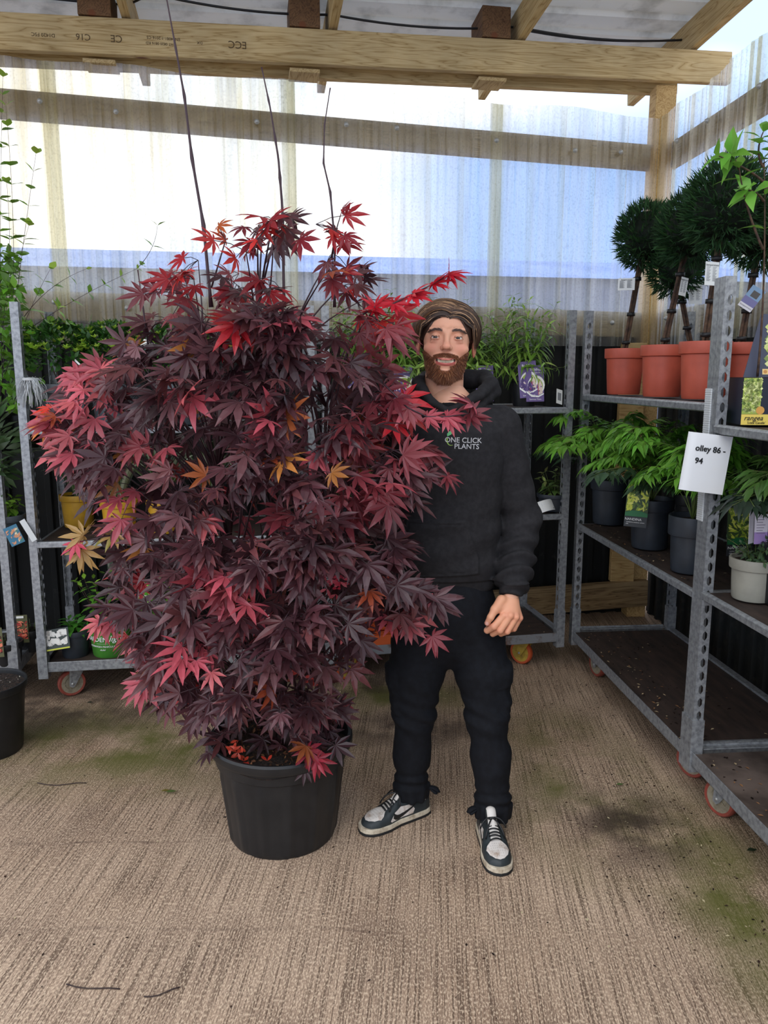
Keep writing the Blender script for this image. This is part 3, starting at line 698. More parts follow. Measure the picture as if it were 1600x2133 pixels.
for i, (px, ly, lab) in enumerate(((165, .36, 'variegated strap-leaved grass in a mustard pot, leftmost and set back in shadow'), (252, .13, 'variegated strap-leaved grass in a mustard pot at the shelf front, left of the maple'), (345, .15, 'variegated grass in a mustard pot glimpsed between the maple leaves'), (440, .2, 'variegated grass with bright white leaves behind the middle of the maple'))):
    r = potted('potted_grass', lab, 'potted plant', slot(tB, px, ly, .79), 'variegated grasses in mustard pots')
    pot_parts(r, .088, .07, .165, 'pot_mustard', rim=.03)
    strap_grass(r, (0, 0, .14), 50, .42, .36, .022 if i > 1 else .018, edge=(205, 214, 190) if i else (120, 136, 96))  # leftmost grass: shadow painted in as dimmer leaf edges
# --- bottom deck of the same trolley
r = potted('potted_hosta', 'small leafy plant in a dark grey pot with a cloud-picture label, beside the green pot', 'potted plant', slot(tB, 158, .12, .19))
pot_parts(r, .078, .06, .135, 'pot_dark', rim=.025)
stem_plant(r, fan((0, 0, .12), 6, .06, .07), leaf_t(.5, .45, 4, .2, .3), .085, (70, 128, 44), gap=.03)
card(r, face_cam((-.045, -.10, .115), .15, .3, .12), .115, .10, (40, 52, 50), [('s', (-.05, -.03, .05, .045), [(206, 202, 194), (178, 174, 168), (224, 222, 216)], 50, .016, .8), ('r', -.057, -.05, .057, -.043, (196, 200, 60))], lab='picture label of pale grey flower heads')
for i, (px, ly, lab) in enumerate(((234, .13, 'leafy hydrangea in a bright green printed pot, left of the pair on the bottom deck'), (345, .13, 'hydrangea in a bright green printed pot, right one half hidden by maple leaves'))):
    r = potted('potted_hydrangea', lab, 'potted plant', slot(tB, px, ly, .19), 'green printed hydrangea pots')
    pot_parts(r, .108, .088, .168, 'pot_green', rim=.035)
    stem_plant(r, fan((-.03, 0, .15), 15, .15, .28, .4), leaf_t(.55, .45, 4, .15, .2), .06, (96, 150, 50), gap=.035, pair=2, stem_m='bark', start=.45, tipc=(140, 186, 66))
    if not i: card(r, face_cam((.045, .03, .40), 0, -.1, .03), .10, .13, (60, 74, 60), [('s', (-.045, -.06, .045, .06), [(88, 100, 80), (50, 70, 46), (140, 140, 130)], 30, .014)])
    else: card(r, face_cam((-.07, -.06, .30), .1, -.1, -.05), .075, .15, (226, 230, 226), [('r', -.0375, .03, .0375, .075, (40, 130, 70)), ('s', (-.035, -.03, .035, .05), [(206, 220, 130), (120, 170, 80), (236, 236, 214)], 26, .012)])
    # lettering bent around the pot
    def wrap(s, sz, z, m_, rad, shear=0):
        me = text_mesh(s, sz, .0003, shear=shear)
        for v in me.vertices:
            a = v.co.x/rad-math.pi/2-.1; q = rad+.0016+v.co.z; v.co = (q*math.cos(a), q*math.sin(a), z+v.co.y)
        me.materials.clear(); me.materials.append(M[m_]); o = bpy.data.objects.new('lettering', me); COL.objects.link(o); o.parent = r
    off = '              '
    wrap('GARDEN        ', .032, .098, 'whitep', .099); wrap('             lights', .042, .102, 'whitep', .099, .35)
    wrap('HYDRANGEA PANICULATA', .012, .062, 'whitep', .095); wrap('skyfall', .011, .046, 'whitep', .094, .3); wrap('___________', .010, .082, 'whitep', .0975)
# cards standing further along the deck behind the maple
for px, z, lab in ((483, .19, 'pink-labelled bedding plant in a small pot behind the maple stems'), (560, .19, 'pale-labelled bedding plant in a small pot behind the maple trunk')):
    r = potted('potted_bedding_plant', lab, 'potted plant', slot(tB, px, .1, z)); pot_parts(r, .07, .055, .11, 'pot_black')
    stem_plant(r, fan((0, 0, .1), 8, .07, .1), LF_OVAL, .04, (70, 110, 46))
    card(r, face_cam((0, -.08, .17), 0, -.05), .08, .11, (206, 70, 96) if px < 500 else (228, 226, 222), [('s', (-.035, -.05, .035, .02), [(230, 110, 130), (160, 40, 70), (244, 210, 214)], 24, .012)])
# --- buddlejas with purple labels
def bud_card(root, mw):
    b0 = (104, 84, 140)
    mw = mw @ Matrix.Scale(1.6, 4)
    card(root, mw, .056, .112, b0, [('e', .004, -.005, .027, .030, (238, 236, 230)), ('r', -.028, -.056, .028, -.028, b0), ('e', .002, -.008, .023, .026, (150, 170, 60)),
        ('p', [(-.022, -.036), (-.010, -.036), (-.011, .0), (-.017, .008), (-.022, -.002)], (70, 44, 110)), ('p', [(-.012, -.036), (0, -.036), (-.002, .004), (-.006, .012), (-.011, .002)], (96, 70, 140)),
        ('p', [(0, -.036), (.012, -.036), (.01, .002), (.006, .012), (.001, .002)], (200, 30, 90)), ('p', [(.011, -.036), (.024, -.03), (.022, -.004), (.016, .01), (.012, .0)], (226, 206, 190)),
        ('s', (-.022, -.034, .022, -.004), [(60, 36, 96), (170, 30, 84), (220, 200, 200), (120, 90, 160)], 26, .003, .8), ('p', [(-.027, -.022), (-.01, -.036), (.01, -.038), (.027, -.030), (.027, -.034), (.01, -.043), (-.012, -.041), (-.027, -.028)], (240, 240, 236)),
        ('e', 0, -.040, .001, .001, b0)],
        [('Buddleja', .0105, .002, .043, 'whitep'), ('Nanho Blue', .005, .008, .033, 'whitep'), ('Summer Flora', .0065, 0, -.049, 'whitep')], lab='purple printed label with butterfly-bush flower spikes')
bsp = [(742, .2, 'buddleja between the maple tips and the man, leftmost of the purple-labelled row', 1), (838, .14, "buddleja with a purple label just left of the man's ear", 1), (922, .3, "buddleja mostly hidden behind the man's head", 0), (1003, .2, "buddleja with purple label just right of the man's ear", 1), (1092, .11, 'tall buddleja in a black pot with purple label at the right end of the shelf', 2)]
for px, ly, lab, nc in bsp:
    r = potted('potted_buddleja', lab, 'potted plant', slot(tC, px, ly, 1.39), 'buddlejas with purple labels')
    pot_parts(r, .072, .056, .15, 'pot_black', rim=.025)
    st = fan((0, 0, .13), 17, .21, .46, .5)+fan((0, 0, .13), 8, .22, .12, .9)
    stem_plant(r, st, LF_LANCE, .092, (112, 148, 58), gap=.025, start=.25, tipc=(150, 184, 84), droop=.35)
    if nc: bud_card(r, face_cam((.035 if nc == 2 else 0, -.092, .115), .05, .12, .02))
    if nc == 2: bud_card(r, face_cam((.0, -.088, .135), -.1, .1, .1))
    if nc == 2:
        card(r, face_cam((.16, -.09, .05), .6, .25, -.25), .04, .075, (226, 228, 224), [('r', -.012, -.02, .012, .02, (130, 132, 134))], lab='white bar-coded tag')
# --- middle and bottom of the same trolley
for px, ly, lab, c, pt in ((1152, .1, "young bushy plant with a curled white care card, right of the man's elbow", (92, 118, 60), 1), (705, .2, 'fresh green plant glimpsed through the right of the maple, upper middle', (104, 156, 56), 0), (775, .25, 'leafy green plant in shade between the maple and the man', (80, 130, 50), 0)):
    r = potted('potted_young_shrub', lab, 'potted plant', slot(tC, px, ly, .845)); pot_parts(r, .085, .068, .09, 'pot_dark', rim=.02)
    stem_plant(r, fan((0, 0, .08), 11, .09, .15 if pt else .22, .5), leaf_t(.48, .4, 4, .2, .35), .062, c, gap=.03, start=.2, tipc=(134, 150, 84))
    if pt: card(r, face_cam((-.05, -.11, .045), .35, .5, .15), .085, .06, (232, 232, 230), [('r', -.03, -.004+.008*k, .02-.01*(k % 2), -.001+.008*k, (170, 170, 172)) for k in range(-2, 3)]+[('e', .033, -.02, .003, .003, (40, 40, 40))], curl=-.015, lab='curled white care card')
def carry_tray(px, ly, lab, z=.19, flower=False, rz_=.1):
    p = slot(tC, px, ly, z); r = thing('carry_tray', lab, 'tray', tuple(p), ALB+rz_, 'orange carry trays'); W, D_, H = .20, .28, .055
    b = MB()
    for s in (-1, 1): b.box((s*W/2, 0, H/2), (.004, D_, H)); b.box((0, s*D_/2, H/2), (W+.004, .004, H))
    for s in (-1, 1): b.box((s*(W/2-.006), 0, H), (.016, D_+.004, .004)); b.box((0, s*(D_/2-.006), H), (W, .016, .004))
    b.box((0, 0, H-.008), (.012, D_, .016)); [b.box((0, y, H-.008), (W, .010, .016)) for y in (-.07, 0, .07)]
    b.box((0, 0, .004), (W, D_, .006)); [b.box((x, y, .02), (.07, .045, .03)) for x in (-.05, .05) for y in (-.1, -.035, .035, .1)]
    b.build('tray_body', M['orange'], r, smooth=False, bevel=.0012); return r
carry_tray(786, .15, "empty orange carry tray on the rusty trolley deck beside the man's leg")
r = carry_tray(800, .42, 'orange carry tray of purple-flowered plants behind the empty tray', rz_=-.05)
r2 = potted('potted_lavender', 'small purple-flowering plant standing in the rear orange tray', 'potted plant', slot(tC, 796, .38, .245)); pot_parts(r2, .05, .04, .07, 'pot_black')
stem_plant(r2, fan((0, 0, .06), 12, .07, .08), leaf_t(.12, .4, 3, .1, .2), .03, (84, 100, 60), gap=.02); b = MB(); u = rnd_dirs(160); leaves(b, LF_OVAL, np.array([0, 0, .14])+u*np.array([.07, .06, .02]), u, np.tile([0, 0, 1.], (160, 1)), .014, col_jit((120, 70, 170), 160, .3)); b.build('flowers', M['leaf'], r2)
# --- far-left trolley
def vine(root, paths, size=.05, T=LF_ROUND, col=(112, 160, 44)):
    stem_plant(root, paths, T, size, col, gap=.07, pair=2, stem_m='shoot', stem_r=.0016, start=.1, droop=.1, lift=.5, tipc=(150, 184, 70))
pa = slot(tA, -8, .3, 1.195); r = potted('potted_climber', 'tall twining climber with round bright leaves at the far left edge', 'potted plant', pa); pot_parts(r, .1, .08, .18, 'pot_black')
L0 = lambda x, y, Y: P(x, y, Y)-pa
ps = []
for (x0, y0), (x1, y1), (x2, y2) in (((5, 800), (-4, 500), (6, 160)), ((20, 740), (40, 520), (12, 220)), ((25, 700), (45, 520), (75, 320)), ((0, 700), (30, 560), (14, 380)), ((-10, 760), (10, 640), (60, 470)), ((10, 780), (60, 640), (105, 560)), ((10, 820), (70, 720), (120, 640)), ((0, 830), (20, 700), (-10, 560))):
    ps.append((L0(x0, y0, 3.62), L0(x1, y1, 3.6), L0(x2, y2, 3.55)))
vine(r, ps, .068)
b = MB(); n = 420; u = rng.uniform(size=(n, 2)); pp = np.array([L0(-30+130*a*(.4+.6*c), 520+330*c, 3.5+.35*rng.uniform()) for a, c in u]); dd = rnd_dirs(n)+np.array([0, 0, -.2]); leaves(b, LF_OVAL, pp, dd, rnd_dirs(n)*.6+np.array([0, -.6, .6]), rng.uniform(.04, .07, n), col_jit((96, 146, 44), n, .3)); b.build('lower_foliage', M['leaf'], r)
pb = pa+np.array([.12, .06, 0]); r = potted('potted_clematis', 'wiry climber whose long tendril arches right towards the maple over the grey-potted shrubs', 'potted plant', pb); pot_parts(r, .08, .06, .16, 'pot_black')
L1 = lambda x, y, Y: P(x, y, Y)-pb
vine(r, [(L1(40, 700, 3.62), L1(150, 620, 3.6), L1(285, 560, 3.6)), (L1(285, 560, 3.6), L1(325, 520, 3.6), L1(328, 470, 3.6)), (L1(50, 660, 3.6), L1(100, 590, 3.58), L1(180, 560, 3.58)), (L1(60, 720, 3.6), L1(120, 640, 3.58), L1(230, 690, 3.58))], .062, LF_OVAL)
p = slot(tA, -35, .16, .805); r = potted('potted_bay', 'dark glossy bay-leaved shrub at the left edge, in front of the trolley post', 'potted plant', p); pot_parts(r, .12, .1, .2, 'pot_black')
b = MB(); n = 230; u = rnd_dirs(n); q = np.array([.03, -.08, .42])+u*np.array([.17, .12, .22])*np.cbrt(rng.uniform(.3, 1, (n, 1))); leaves(b, LF_BAY, q, u*.9+rnd_dirs(n)*.6+np.array([.1, -.1, .45]), rnd_dirs(n)*.5+np.array([0, -.6, .8]), rng.uniform(.07, .11, n), col_jit((74, 98, 60), n, .22)); b.build('foliage', M['leaf'], r)
b = MB(); [b.tube(bez((0, 0, .18), (x*.4, -.03, .3), (x, y, z), 8), .004, 5) for x, y, z in ((.12, -.1, .5), (-.1, -.08, .5), (.03, -.1, .55), (.1, -.1, .3))]; b.build('stems', M['bark'], r)
p = slot(tA, 12, .10, .805); r = potted('potted_geum', 'low light-green plant in a grey pot with a blue picture tag, far left', 'potted plant', p); pot_parts(r, .095, .075, .1, 'pot_grey')
stem_plant(r, fan((0, 0, .09), 14, .1, .1, .6), leaf_t(.6, .5, 4, .2, .3), .055, (120, 164, 56), gap=.025)
card(r, face_cam((.09, -.1, .02), .5, .3, .35), .06, .09, (60, 120, 150), [('s', (-.028, -.04, .028, .03), [(214, 150, 110), (230, 214, 180), (70, 130, 120)], 26, .012)]); card(r, face_cam((.15, -.085, .04), .2, .2, .5), .025, .11, (206, 210, 210), name='plant_stake')
for px, ly, lab in ((18, .06, 'black pot with a red feathery flower label at the bottom left edge'), (68, .25, 'black pot with a red feathery flower label, behind the left trolley post')):
    r = potted('potted_astilbe', lab, 'potted plant', slot(tA, px, ly, .19), 'red-labelled pots at the left edge'); pot_parts(r, .075, .06, .11, 'pot_black')
    stem_plant(r, fan((0, 0, .1), 6, .05, .06), LF_OVAL, .03, (60, 60, 40))
    card(r, face_cam((-.02, -.082, .13), .1, .05, .03), .09, .14, (92, 92, 60), [('s', (-.042, -.05, .042, .04), [(210, 90, 70), (170, 50, 50), (230, 130, 100), (60, 30, 24)], 90, .016, .25), ('r', -.01, .055, .03, .066, (232, 232, 226)), ('e', .0, -.058, .008, .008, (214, 220, 232))])
p = P(-22, 1500, 3.0); p[2] = 0; r = potted('empty_nursery_pot', 'tall black nursery pot of compost on the floor at the left edge', 'pot', p); pot_parts(r, .155, .12, .30, 'pot_black', rim=.03, fill=.93)
b = MB(); u = rng.uniform(-.1, .1, (60, 2)); leaves(b, LF_OVAL, np.column_stack([u, np.full(60, .287)]), rnd_dirs(60)*np.array([1, 1, .2]), [0, 0, 1], .008, col_jit((200, 196, 180), 60)); b.build('grit', M['attr_matte'], r)
# --- plastic film tied round the post
p = P(62, 792, 3.47); r = thing('plastic_film', 'clump of clear plastic film knotted round the trolley post at the left', 'film', tuple(p)); b = MB()
for i in range(120):
    a = rng.uniform(0, 2*math.pi); L_ = rng.uniform(.05, .13); o_ = np.array([math.cos(a)*.6, math.sin(a)*.35, 0])
    q = bez((0, 0, .0), o_*L_*.7+np.array([0, 0, .03]), o_*L_+np.array([0, 0, -rng.uniform(.02, .12)]), 7)+rng.normal(0, .0025, (7, 3)); b.tube(q, rng.uniform(.0008, .003), 4, flat=.3)
b.tube([(.034*math.cos(a), .04*math.sin(a)+.02, .004) for a in np.linspace(0, 6.3, 16)], .007, 6); b.build('film_strands', M['film'], r)
# --- topiaries in terracotta pots
def conifer_head(root, c, r, n):
    b = MB(); T = leaf_t(.16, .3, 3, .3, .1)
    u = rnd_dirs(n); q = np.array(c)+u*np.array(r)*np.cbrt(rng.uniform(.5, 1.0, (n, 1)))*(1+.07*np.sin(7*u[:, :1])*np.sin(6*u[:, 2:]))
    d0 = nrm(u+np.array([0, 0, .35])+rnd_dirs(n)*.35)
    for k in range(5):
        dd = d0+rnd_dirs(n)*.55*(k > 0); pp = q+d0*.007*k
        leaves(b, T, pp, dd, rnd_dirs(n), rng.uniform(.024, .046, n), col_jit((38, 66, 36), n, .28))
    u = rnd_dirs(n//4); q = np.array(c)+u*np.array(r)*1.0
    leaves(b, T, q, u+np.array([0, 0, .5])+rnd_dirs(len(u))*.3, rnd_dirs(len(u)), rng.uniform(.04, .07, len(u)), col_jit((46, 80, 38), len(u), .25))
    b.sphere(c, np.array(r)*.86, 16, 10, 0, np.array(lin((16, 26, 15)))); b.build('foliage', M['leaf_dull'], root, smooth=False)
def tag_card(root, p, w_, h_, yaw, roll, pic=False, lab=None, tilt=0):
    if pic: card(root, face_cam(p, yaw, tilt, roll), w_, h_, (120, 150, 180), [('r', -w_/2, -h_/2, w_/2, 0, (108, 104, 150)), ('r', -.012, .005, .016, .03, (70, 64, 60)), ('r', -w_/2, -h_/2, w_/2, -h_/2+.018, (214, 210, 214))], [('Sempervirens', .009, 0, -h_/2+.01, 'black')], lab=lab, name='hanging_tag')
    else: card(root, face_cam(p, yaw, tilt, roll), w_, h_, (226, 228, 226), [('r', x0, h_*(.27-.045*k), x0+w_*(.3-.05*((k*7) % 3)), h_*(.27-.045*k)+.0018, (150, 152, 154)) for k in range(14) for x0 in (-w_*.4, w_*.04)], [('Sempervirens', .009, 0, h_*.36, 'black')], lab=lab or 'white care tag of small print', name='hanging_tag')
tops = [(1298, .13, 1337, 492, 50, 'small ball-headed topiary conifer in a terracotta pot, leftmost at the corner post', (1305, 592, .075, .055, -.25, 0)),
        (1377, .13, 1432, 478, 56, 'ball-headed topiary conifer in the second terracotta pot from the corner', (1424, 597, .032, .075, .2, -.2)),
        (1462, .14, 1503, 430, 70, 'large ball-headed topiary conifer in the terracotta pot behind the slotted post', (1483, 570, .052, .085, .1, -.05)),
        (1440, .42, 1402, 560, 44, 'smallest topiary ball, low behind the two left topiaries', (1449, 612, .06, .09, 0, .0)),
        (1536, .33, 1580, 480, 60, 'topiary conifer at the right edge, behind the hydrangea stems', (1566, 622, .055, .09, -.3, -.6))]
for k, (px, ly, hx, hy, hr, lab, tg) in enumerate(tops):
    p = slot(tD, px, ly, 1.455); r = potted('potted_topiary', lab, 'potted plant', p, 'ball topiaries in terracotta pots')
    pot_parts(r, .095, .076, .215, 'pot_terra', soil='chips', rim=.045, fill=.97)
    hc = P(hx+10, hy, p[1]-.0)-p; rad = hr/FPX*(p[1]*CT)
    b = MB(); q = bez((0, 0, .19), (hc[0]*.3, 0, hc[2]*.5), hc, 8); b.tube(q, np.linspace(.009, .007, 8), 8); b.build('trunk', M['bark'], r)
    b = MB(); qq = q+np.array([-.016, -.008, 0]); b.tube(qq[:7], .006, 8); b.build('cane', M['bark'], r)
    for i in (1, 3, 5):
        b = MB(); b.tube([q[i]+np.array([-.008, -.004, -.008]), q[i]+np.array([-.008, -.004, .008])], .019, 10); b.build('tie', M['cable'], r)
    conifer_head(r, hc, (rad, rad, rad*1.12), int(900*(rad/.13)**2))
    tp = P(tg[0], tg[1], p[1]-.06)-p; tag_card(r, tp, tg[2], tg[3], tg[4], tg[5], pic=(k == 4), tilt=.1, lab='purple and blue picture tag' if k == 4 else None)
    if k == 2: card(r, face_cam((-.11+.12, -.10, .02), 1.2, -.05, .15), .03, .13, (232, 220, 216), [('r', -.01, -.04, .01, .03, (200, 150, 140))], lab='pale pink bar-code label leaning on the pot')
# --- nandinas
def nandina(root, c, n, spread, height, bright, dark, bias=(0, 0)):
    b = MB(); sb = MB()
    for i in range(n):
        a = 2*math.pi*i/n+rng.uniform(-.5, .5); r_ = spread*rng.uniform(.35, 1.05); h = height*rng.uniform(.45, 1)*(1.1-.5*r_/spread)
        p0 = np.array(c); p2 = p0+np.array([r_*math.cos(a)+bias[0], r_*math.sin(a)+bias[1], h]); p1 = p0+np.array([(p2[0]-p0[0])*.35, (p2[1]-p0[1])*.35, h*1.25])
        s = bez(p0, p1, p2, 9); sb.tube(s, np.linspace(.0025, .001, 9), 5)
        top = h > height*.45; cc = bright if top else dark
        for t in range(3, 9):
            tg = nrm(s[min(8, t+1)]-s[t-1]) if t < 8 else nrm(s[8]-s[7]); side = nrm(np.cross(tg, [0, 0, 1])+1e-3)
            for sg in (-1, 1, 0) if t == 8 else (-1, 1):
                d = nrm(side*sg+tg*(.7 if sg else 1.5)+np.array([0, 0, rng.uniform(-.2, .3)])); Lb = (.10 if t < 7 else .06)*rng.uniform(.7, 1.2)
                e = s[t]+d*Lb+np.array([0, 0, -.015]); sb.tube([s[t], e], .0008, 3)
                m = 7; tt = np.repeat(np.linspace(.35, 1, 4), 2)[:m]; sgn = np.array([-1, 1]*4)[:m]; sd = nrm(np.cross(d, [0, 0, 1.])+1e-3)
                dd = sd*sgn[:, None]*.8+d*.9+np.array([0, 0, -.45]); dd[-1] = d+np.array([0, 0, -.4])
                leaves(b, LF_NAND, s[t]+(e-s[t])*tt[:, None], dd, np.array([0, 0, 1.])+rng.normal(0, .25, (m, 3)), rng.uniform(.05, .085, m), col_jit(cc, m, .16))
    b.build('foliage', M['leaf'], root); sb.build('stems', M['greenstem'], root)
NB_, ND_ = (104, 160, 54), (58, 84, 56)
def nandina_card(root, mw): card(root, mw @ Matrix.Scale(1.28, 4), .072, .155, (42, 46, 50), [('r', -.036, -.035, .036, .0775, (60, 84, 40)), ('s', (-.034, -.025, .034, .075), [(206, 214, 70), (150, 176, 50), (90, 120, 44), (226, 228, 110)], 80, .014, .3), ('p', [(-.036, -.042), (.036, -.042), (.036, -.03), (.012, -.022), (-.012, -.022), (-.036, -.03)], (30, 110, 60))],
    [('NANDINA', .0115, -.008, -.052, 'whitep'), ('DOMESTICA MAGICAL LEMON', .0042, -.0, -.062, 'whitep'), ('LIME', .0042, -.026, -.068, 'whitep')], lab='dark picture label of lime-yellow foliage')
nd = [(1268, .16, .10, .23, 'nandina in a dark pot, farthest left, its sprays arching over the trolley end', 13, .34, .46, (-.12, -.05), 'pot_dark'), (1352, .13, .095, .22, 'nandina in a dark pot carrying the lime picture label, middle of the shelf', 12, .28, .40, (-.05, -.04), 'pot_dark'), (1436, .11, .088, .22, 'nandina in a dark pot right behind the paper sign', 10, .23, .38, (0, 0), 'pot_dark'),
      (1330, .42, .09, .2, 'nandina in the back row of the middle shelf, left', 8, .24, .42, (-.05, 0), 'pot_black'), (1440, .44, .09, .2, 'nandina in the back row of the middle shelf, right', 8, .24, .4, (0, 0), 'pot_black')]
for k, (px, ly, rr, hh, lab, n, sp, ht, bias, pm) in enumerate(nd):
    r = potted('potted_nandina', lab, 'potted plant', slot(tD, px, ly, .79), 'nandinas on the middle shelf'); pot_parts(r, rr, rr*.8, hh, pm, rim=.075 if k == 2 else .05)
    nandina(r, (0, 0, hh-.02), n, sp, ht, NB_, ND_, bias)
    if k == 1: nandina_card(r, face_cam((-.105, -.125, .215), -.25, .08, -.06))
p = slot(tE, 1585, .38, .805); r = potted('potted_nandina', 'shaded nandina with lime label behind the taupe pot at the right edge', 'potted plant', p, 'nandinas on the middle shelf'); pot_parts(r, .09, .075, .2, 'pot_black'); nandina(r, (0, 0, .18), 10, .2, .42, (70, 104, 44), (36, 52, 38)); nandina_card(r, face_cam((-.14, -.10, .17), -.1, 0, .04))  # its shade is put into darker leaf colours than the other nandinas
p = slot(tE, 1640, .2, .805); r = potted('potted_nandina', 'shaded nandina cut by the right edge of the photo', 'potted plant', p, 'nandinas on the middle shelf'); pot_parts(r, .09, .075, .2, 'pot_black'); nandina(r, (0, 0, .18), 10, .22, .42, (70, 104, 44), (36, 52, 38))  # same darkened leaf colours, painting the shade
# --- taupe pot
p = slot(tE, 1567, .12, .805); r = potted('potted_evergreen', 'small-leaved evergreen in a taupe pot with a lilac bottle-shaped tag', 'potted plant', p); pot_parts(r, .080, .066, .14, 'pot_taupe', rim=.035)
st = fan((0, 0, .13), 16, .11, .09, .7)+fan((0, 0, .13), 8, .11, .02, 1.2); stem_plant(r, st, LF_OVAL, .026, (74, 100, 66), gap=.014, start=.15, droop=.1)
card(r, face_cam((.0, -.02, .24), -.1, 0, .04), .042, .10, (226, 220, 230), [('r', -.021, -.05, .021, -.01, (170, 140, 200))]+[('r', -.015, .04-.009*k, .013-.004*(k % 3), .042-.009*k, (120, 110, 130)) for k in range(7)], lab='lilac and white care tag'); card(r, face_cam((-.028, -.012, .25), .5, 0, .06), .026, .12, (220, 216, 224), name='plant_stake')
# --- hydrangea tree in square wrapper
p = slot(tE, 1590, .16, 1.385); r = thing('boxed_hydrangea', 'hydrangea in a square navy and yellow printed pot with tall leafy stems, top right', 'potted plant', tuple(p), -.15)
W = .10; b = MB(); b.bx(-W, W, -W, W, 0, .15, 0, lin((22, 26, 44))); b.bx(-W-.001, -W+.055, -W-.0012, -W, .035, .15, 0, lin((150, 168, 70)))
b.bx(-W-.001, W*.5, -W-.0014, -W, 0, .034, 0, lin((222, 196, 90)))
for _ in range(260):
    x, z = random.uniform(-W+.002, -W+.053), random.uniform(.04, .146); s = random.uniform(.003, .007); b.add([(x-s, -W-.0016, z), (x, -W-.0016, z-s), (x+s, -W-.0016, z), (x, -W-.0016, z+s)], [(0, 1, 2, 3)], 0, lin(random.choice([(206, 216, 130), (170, 186, 90), (110, 136, 60), (226, 230, 160)])))
b.add([(-W+.055+.013*math.cos(a), -W-.002, .047+.013*math.sin(a)) for a in np.linspace(0, 6.28, 20)[:-1]], [tuple(range(19))], 0, lin((206, 150, 70)))
b.build('pot', M['attr'], r, smooth=False)
b = MB(); b.bx(-W+.004, W-.004, -W+.004, W-.004, .15, .152); b.build('soil', M['soil'], r, smooth=False)
b = MB(); b.add([(-.07, .02, .15), (-.02, .05, .36), (.11, .05, .36), (.10, .02, .15), (-.07, .023, .15), (-.02, .053, .36), (.11, .053, .36), (.10, .023, .15)], [(0, 1, 2, 3), (7, 6, 5, 4), (0, 4, 5, 1), (1, 5, 6, 2), (2, 6, 7, 3)], 0, lin((60, 64, 84)))
for _ in range(160):
    x, z = random.uniform(.0, .095), random.uniform(.17, .35); s = random.uniform(.006, .012); y = .019+.03*(z-.15)/.21; b.add([(x-s, y-.001, z), (x, y-.001, z-s), (x+s, y-.001, z), (x, y-.001, z+s)], [(0, 1, 2, 3)], 0, lin(random.choice([(206, 216, 130), (170, 186, 90), (130, 150, 80), (226, 230, 160)])))
b.build('wrapper_panel', M['attr'], r, smooth=False)
text('rangea', .022, M['black'], r, basis((-W+.036, -W-.003, .022), (1, 0, 0), (0, 0, 1)), shear=.3); text("'Little Candle'", .010, M['black'], r, basis((-W+.045, -W-.003, .007), (1, 0, 0), (0, 0, 1)), shear=.2)
iv = Matrix.Translation(p) @ Matrix.Rotation(-.15, 4, 'Z'); iv = iv.inverted(); H = lambda x, y, Y: np.array(iv @ Vector(P(x, y, Y))); Yh = p[1]
stem_plant(r, [(H(1578, 785, Yh), H(1598, 600, Yh), H(1592, 330, Yh)), (H(1590, 520, Yh), H(1550, 430, Yh), H(1540, 350, Yh-.02)), (H(1592, 380, Yh), H(1560, 350, Yh-.02), H(1498, 325, Yh-.04)), (H(1592, 350, Yh), H(1570, 320, Yh), H(1590, 275, Yh-.02)), (H(1592, 400, Yh), H(1620, 360, Yh), H(1610, 300, Yh)), (H(1540, 352, Yh), H(1530, 330, Yh), H(1520, 318, Yh-.03)), (H(1592, 420, Yh), H(1580, 400, Yh), H(1560, 395, Yh-.03))],
    leaf_t(.52, .42, 5, .2, .3), .10, (110, 166, 58), gap=.055, stem_m='bark', stem_r=.0045, start=.72, droop=.2, lift=.6)
card(r, Matrix(np.eye(4)) @ basis((-.02, -.04, .17), (1, 0, 0), (0, .2, 1)), .018, .018, (222, 190, 120), [('e', 0, 0, .006, .006, (190, 130, 60))], name='hanging_tag')
# --- paper sign and tape on the post
bpy.context.view_layer.update()
pc = P(1476, 966, 2.555); r = thing('paper_sign', 'white paper sign reading Trolley 86 - 94 taped to the slotted post', 'sign', tuple(pc), -.02)
b = MB(); xs = np.linspace(-.076, .068, 14); V = []; F = []
for x in xs:
    z = -.9*(x+.05)**2*(x < -.05)*20+.05*max(0, x-.0)**2*10-.010
    for y in (-.098, .098):
        for tt in (0, .0006): V.append((x, z*-1+tt-.0, y))
for i in range(13): a = 4*i; c = a+4; F += [(a, c, c+2, a+2), (a+1, a+3, c+3, c+1), (a, a+1, c+1, c), (a+2, c+2, c+3, a+3)]
F += [(0, 2, 3, 1), (52, 53, 55, 54)]; b.add(V, F); s_ = b.build('paper', M['white'], r, angle=60); s_.rotation_euler = (math.radians(-2), math.radians(7), 0)
text('olley 86 -', .0268, M['black'], s_, basis((.002, .0082, .047), (1, 0, 0), (0, 0, 1)), bold=.0007); text('94', .0268, M['black'], s_, basis((-.030, .0082, .005), (1, 0, 0), (0, 0, 1)), bold=.0007)
z0_, z1_ = P(1470, 1090, 2.6)[2], P(1470, 812, 2.6)[2]; r = thing('wrapping_tape', 'clear ridged tape wound round the slotted post above and below the paper sign', 'tape', tuple(tD.matrix_world @ Vector((1.332, .012, 0))), RZR); b = MB(); prof = []; z = z0_
while z < z1_: prof += [(0, z), (.0007, z+.002), (.0007, z+.005), (0, z+.007)]; z += .0075
V = []
for q, z in prof:
    for sx, sy in ((-1, -1), (1, -1), (1, 1), (-1, 1)): V.append((sx*(.0195+q), sy*(.0155+q), z))
k = len(prof); b.add(V, [(4*i+j, 4*i+(j+1) % 4, 4*i+4+(j+1) % 4, 4*i+4+j) for i in range(k-1) for j in range(4)]); b.build('tape_layers', M['film'], r, smooth=False)
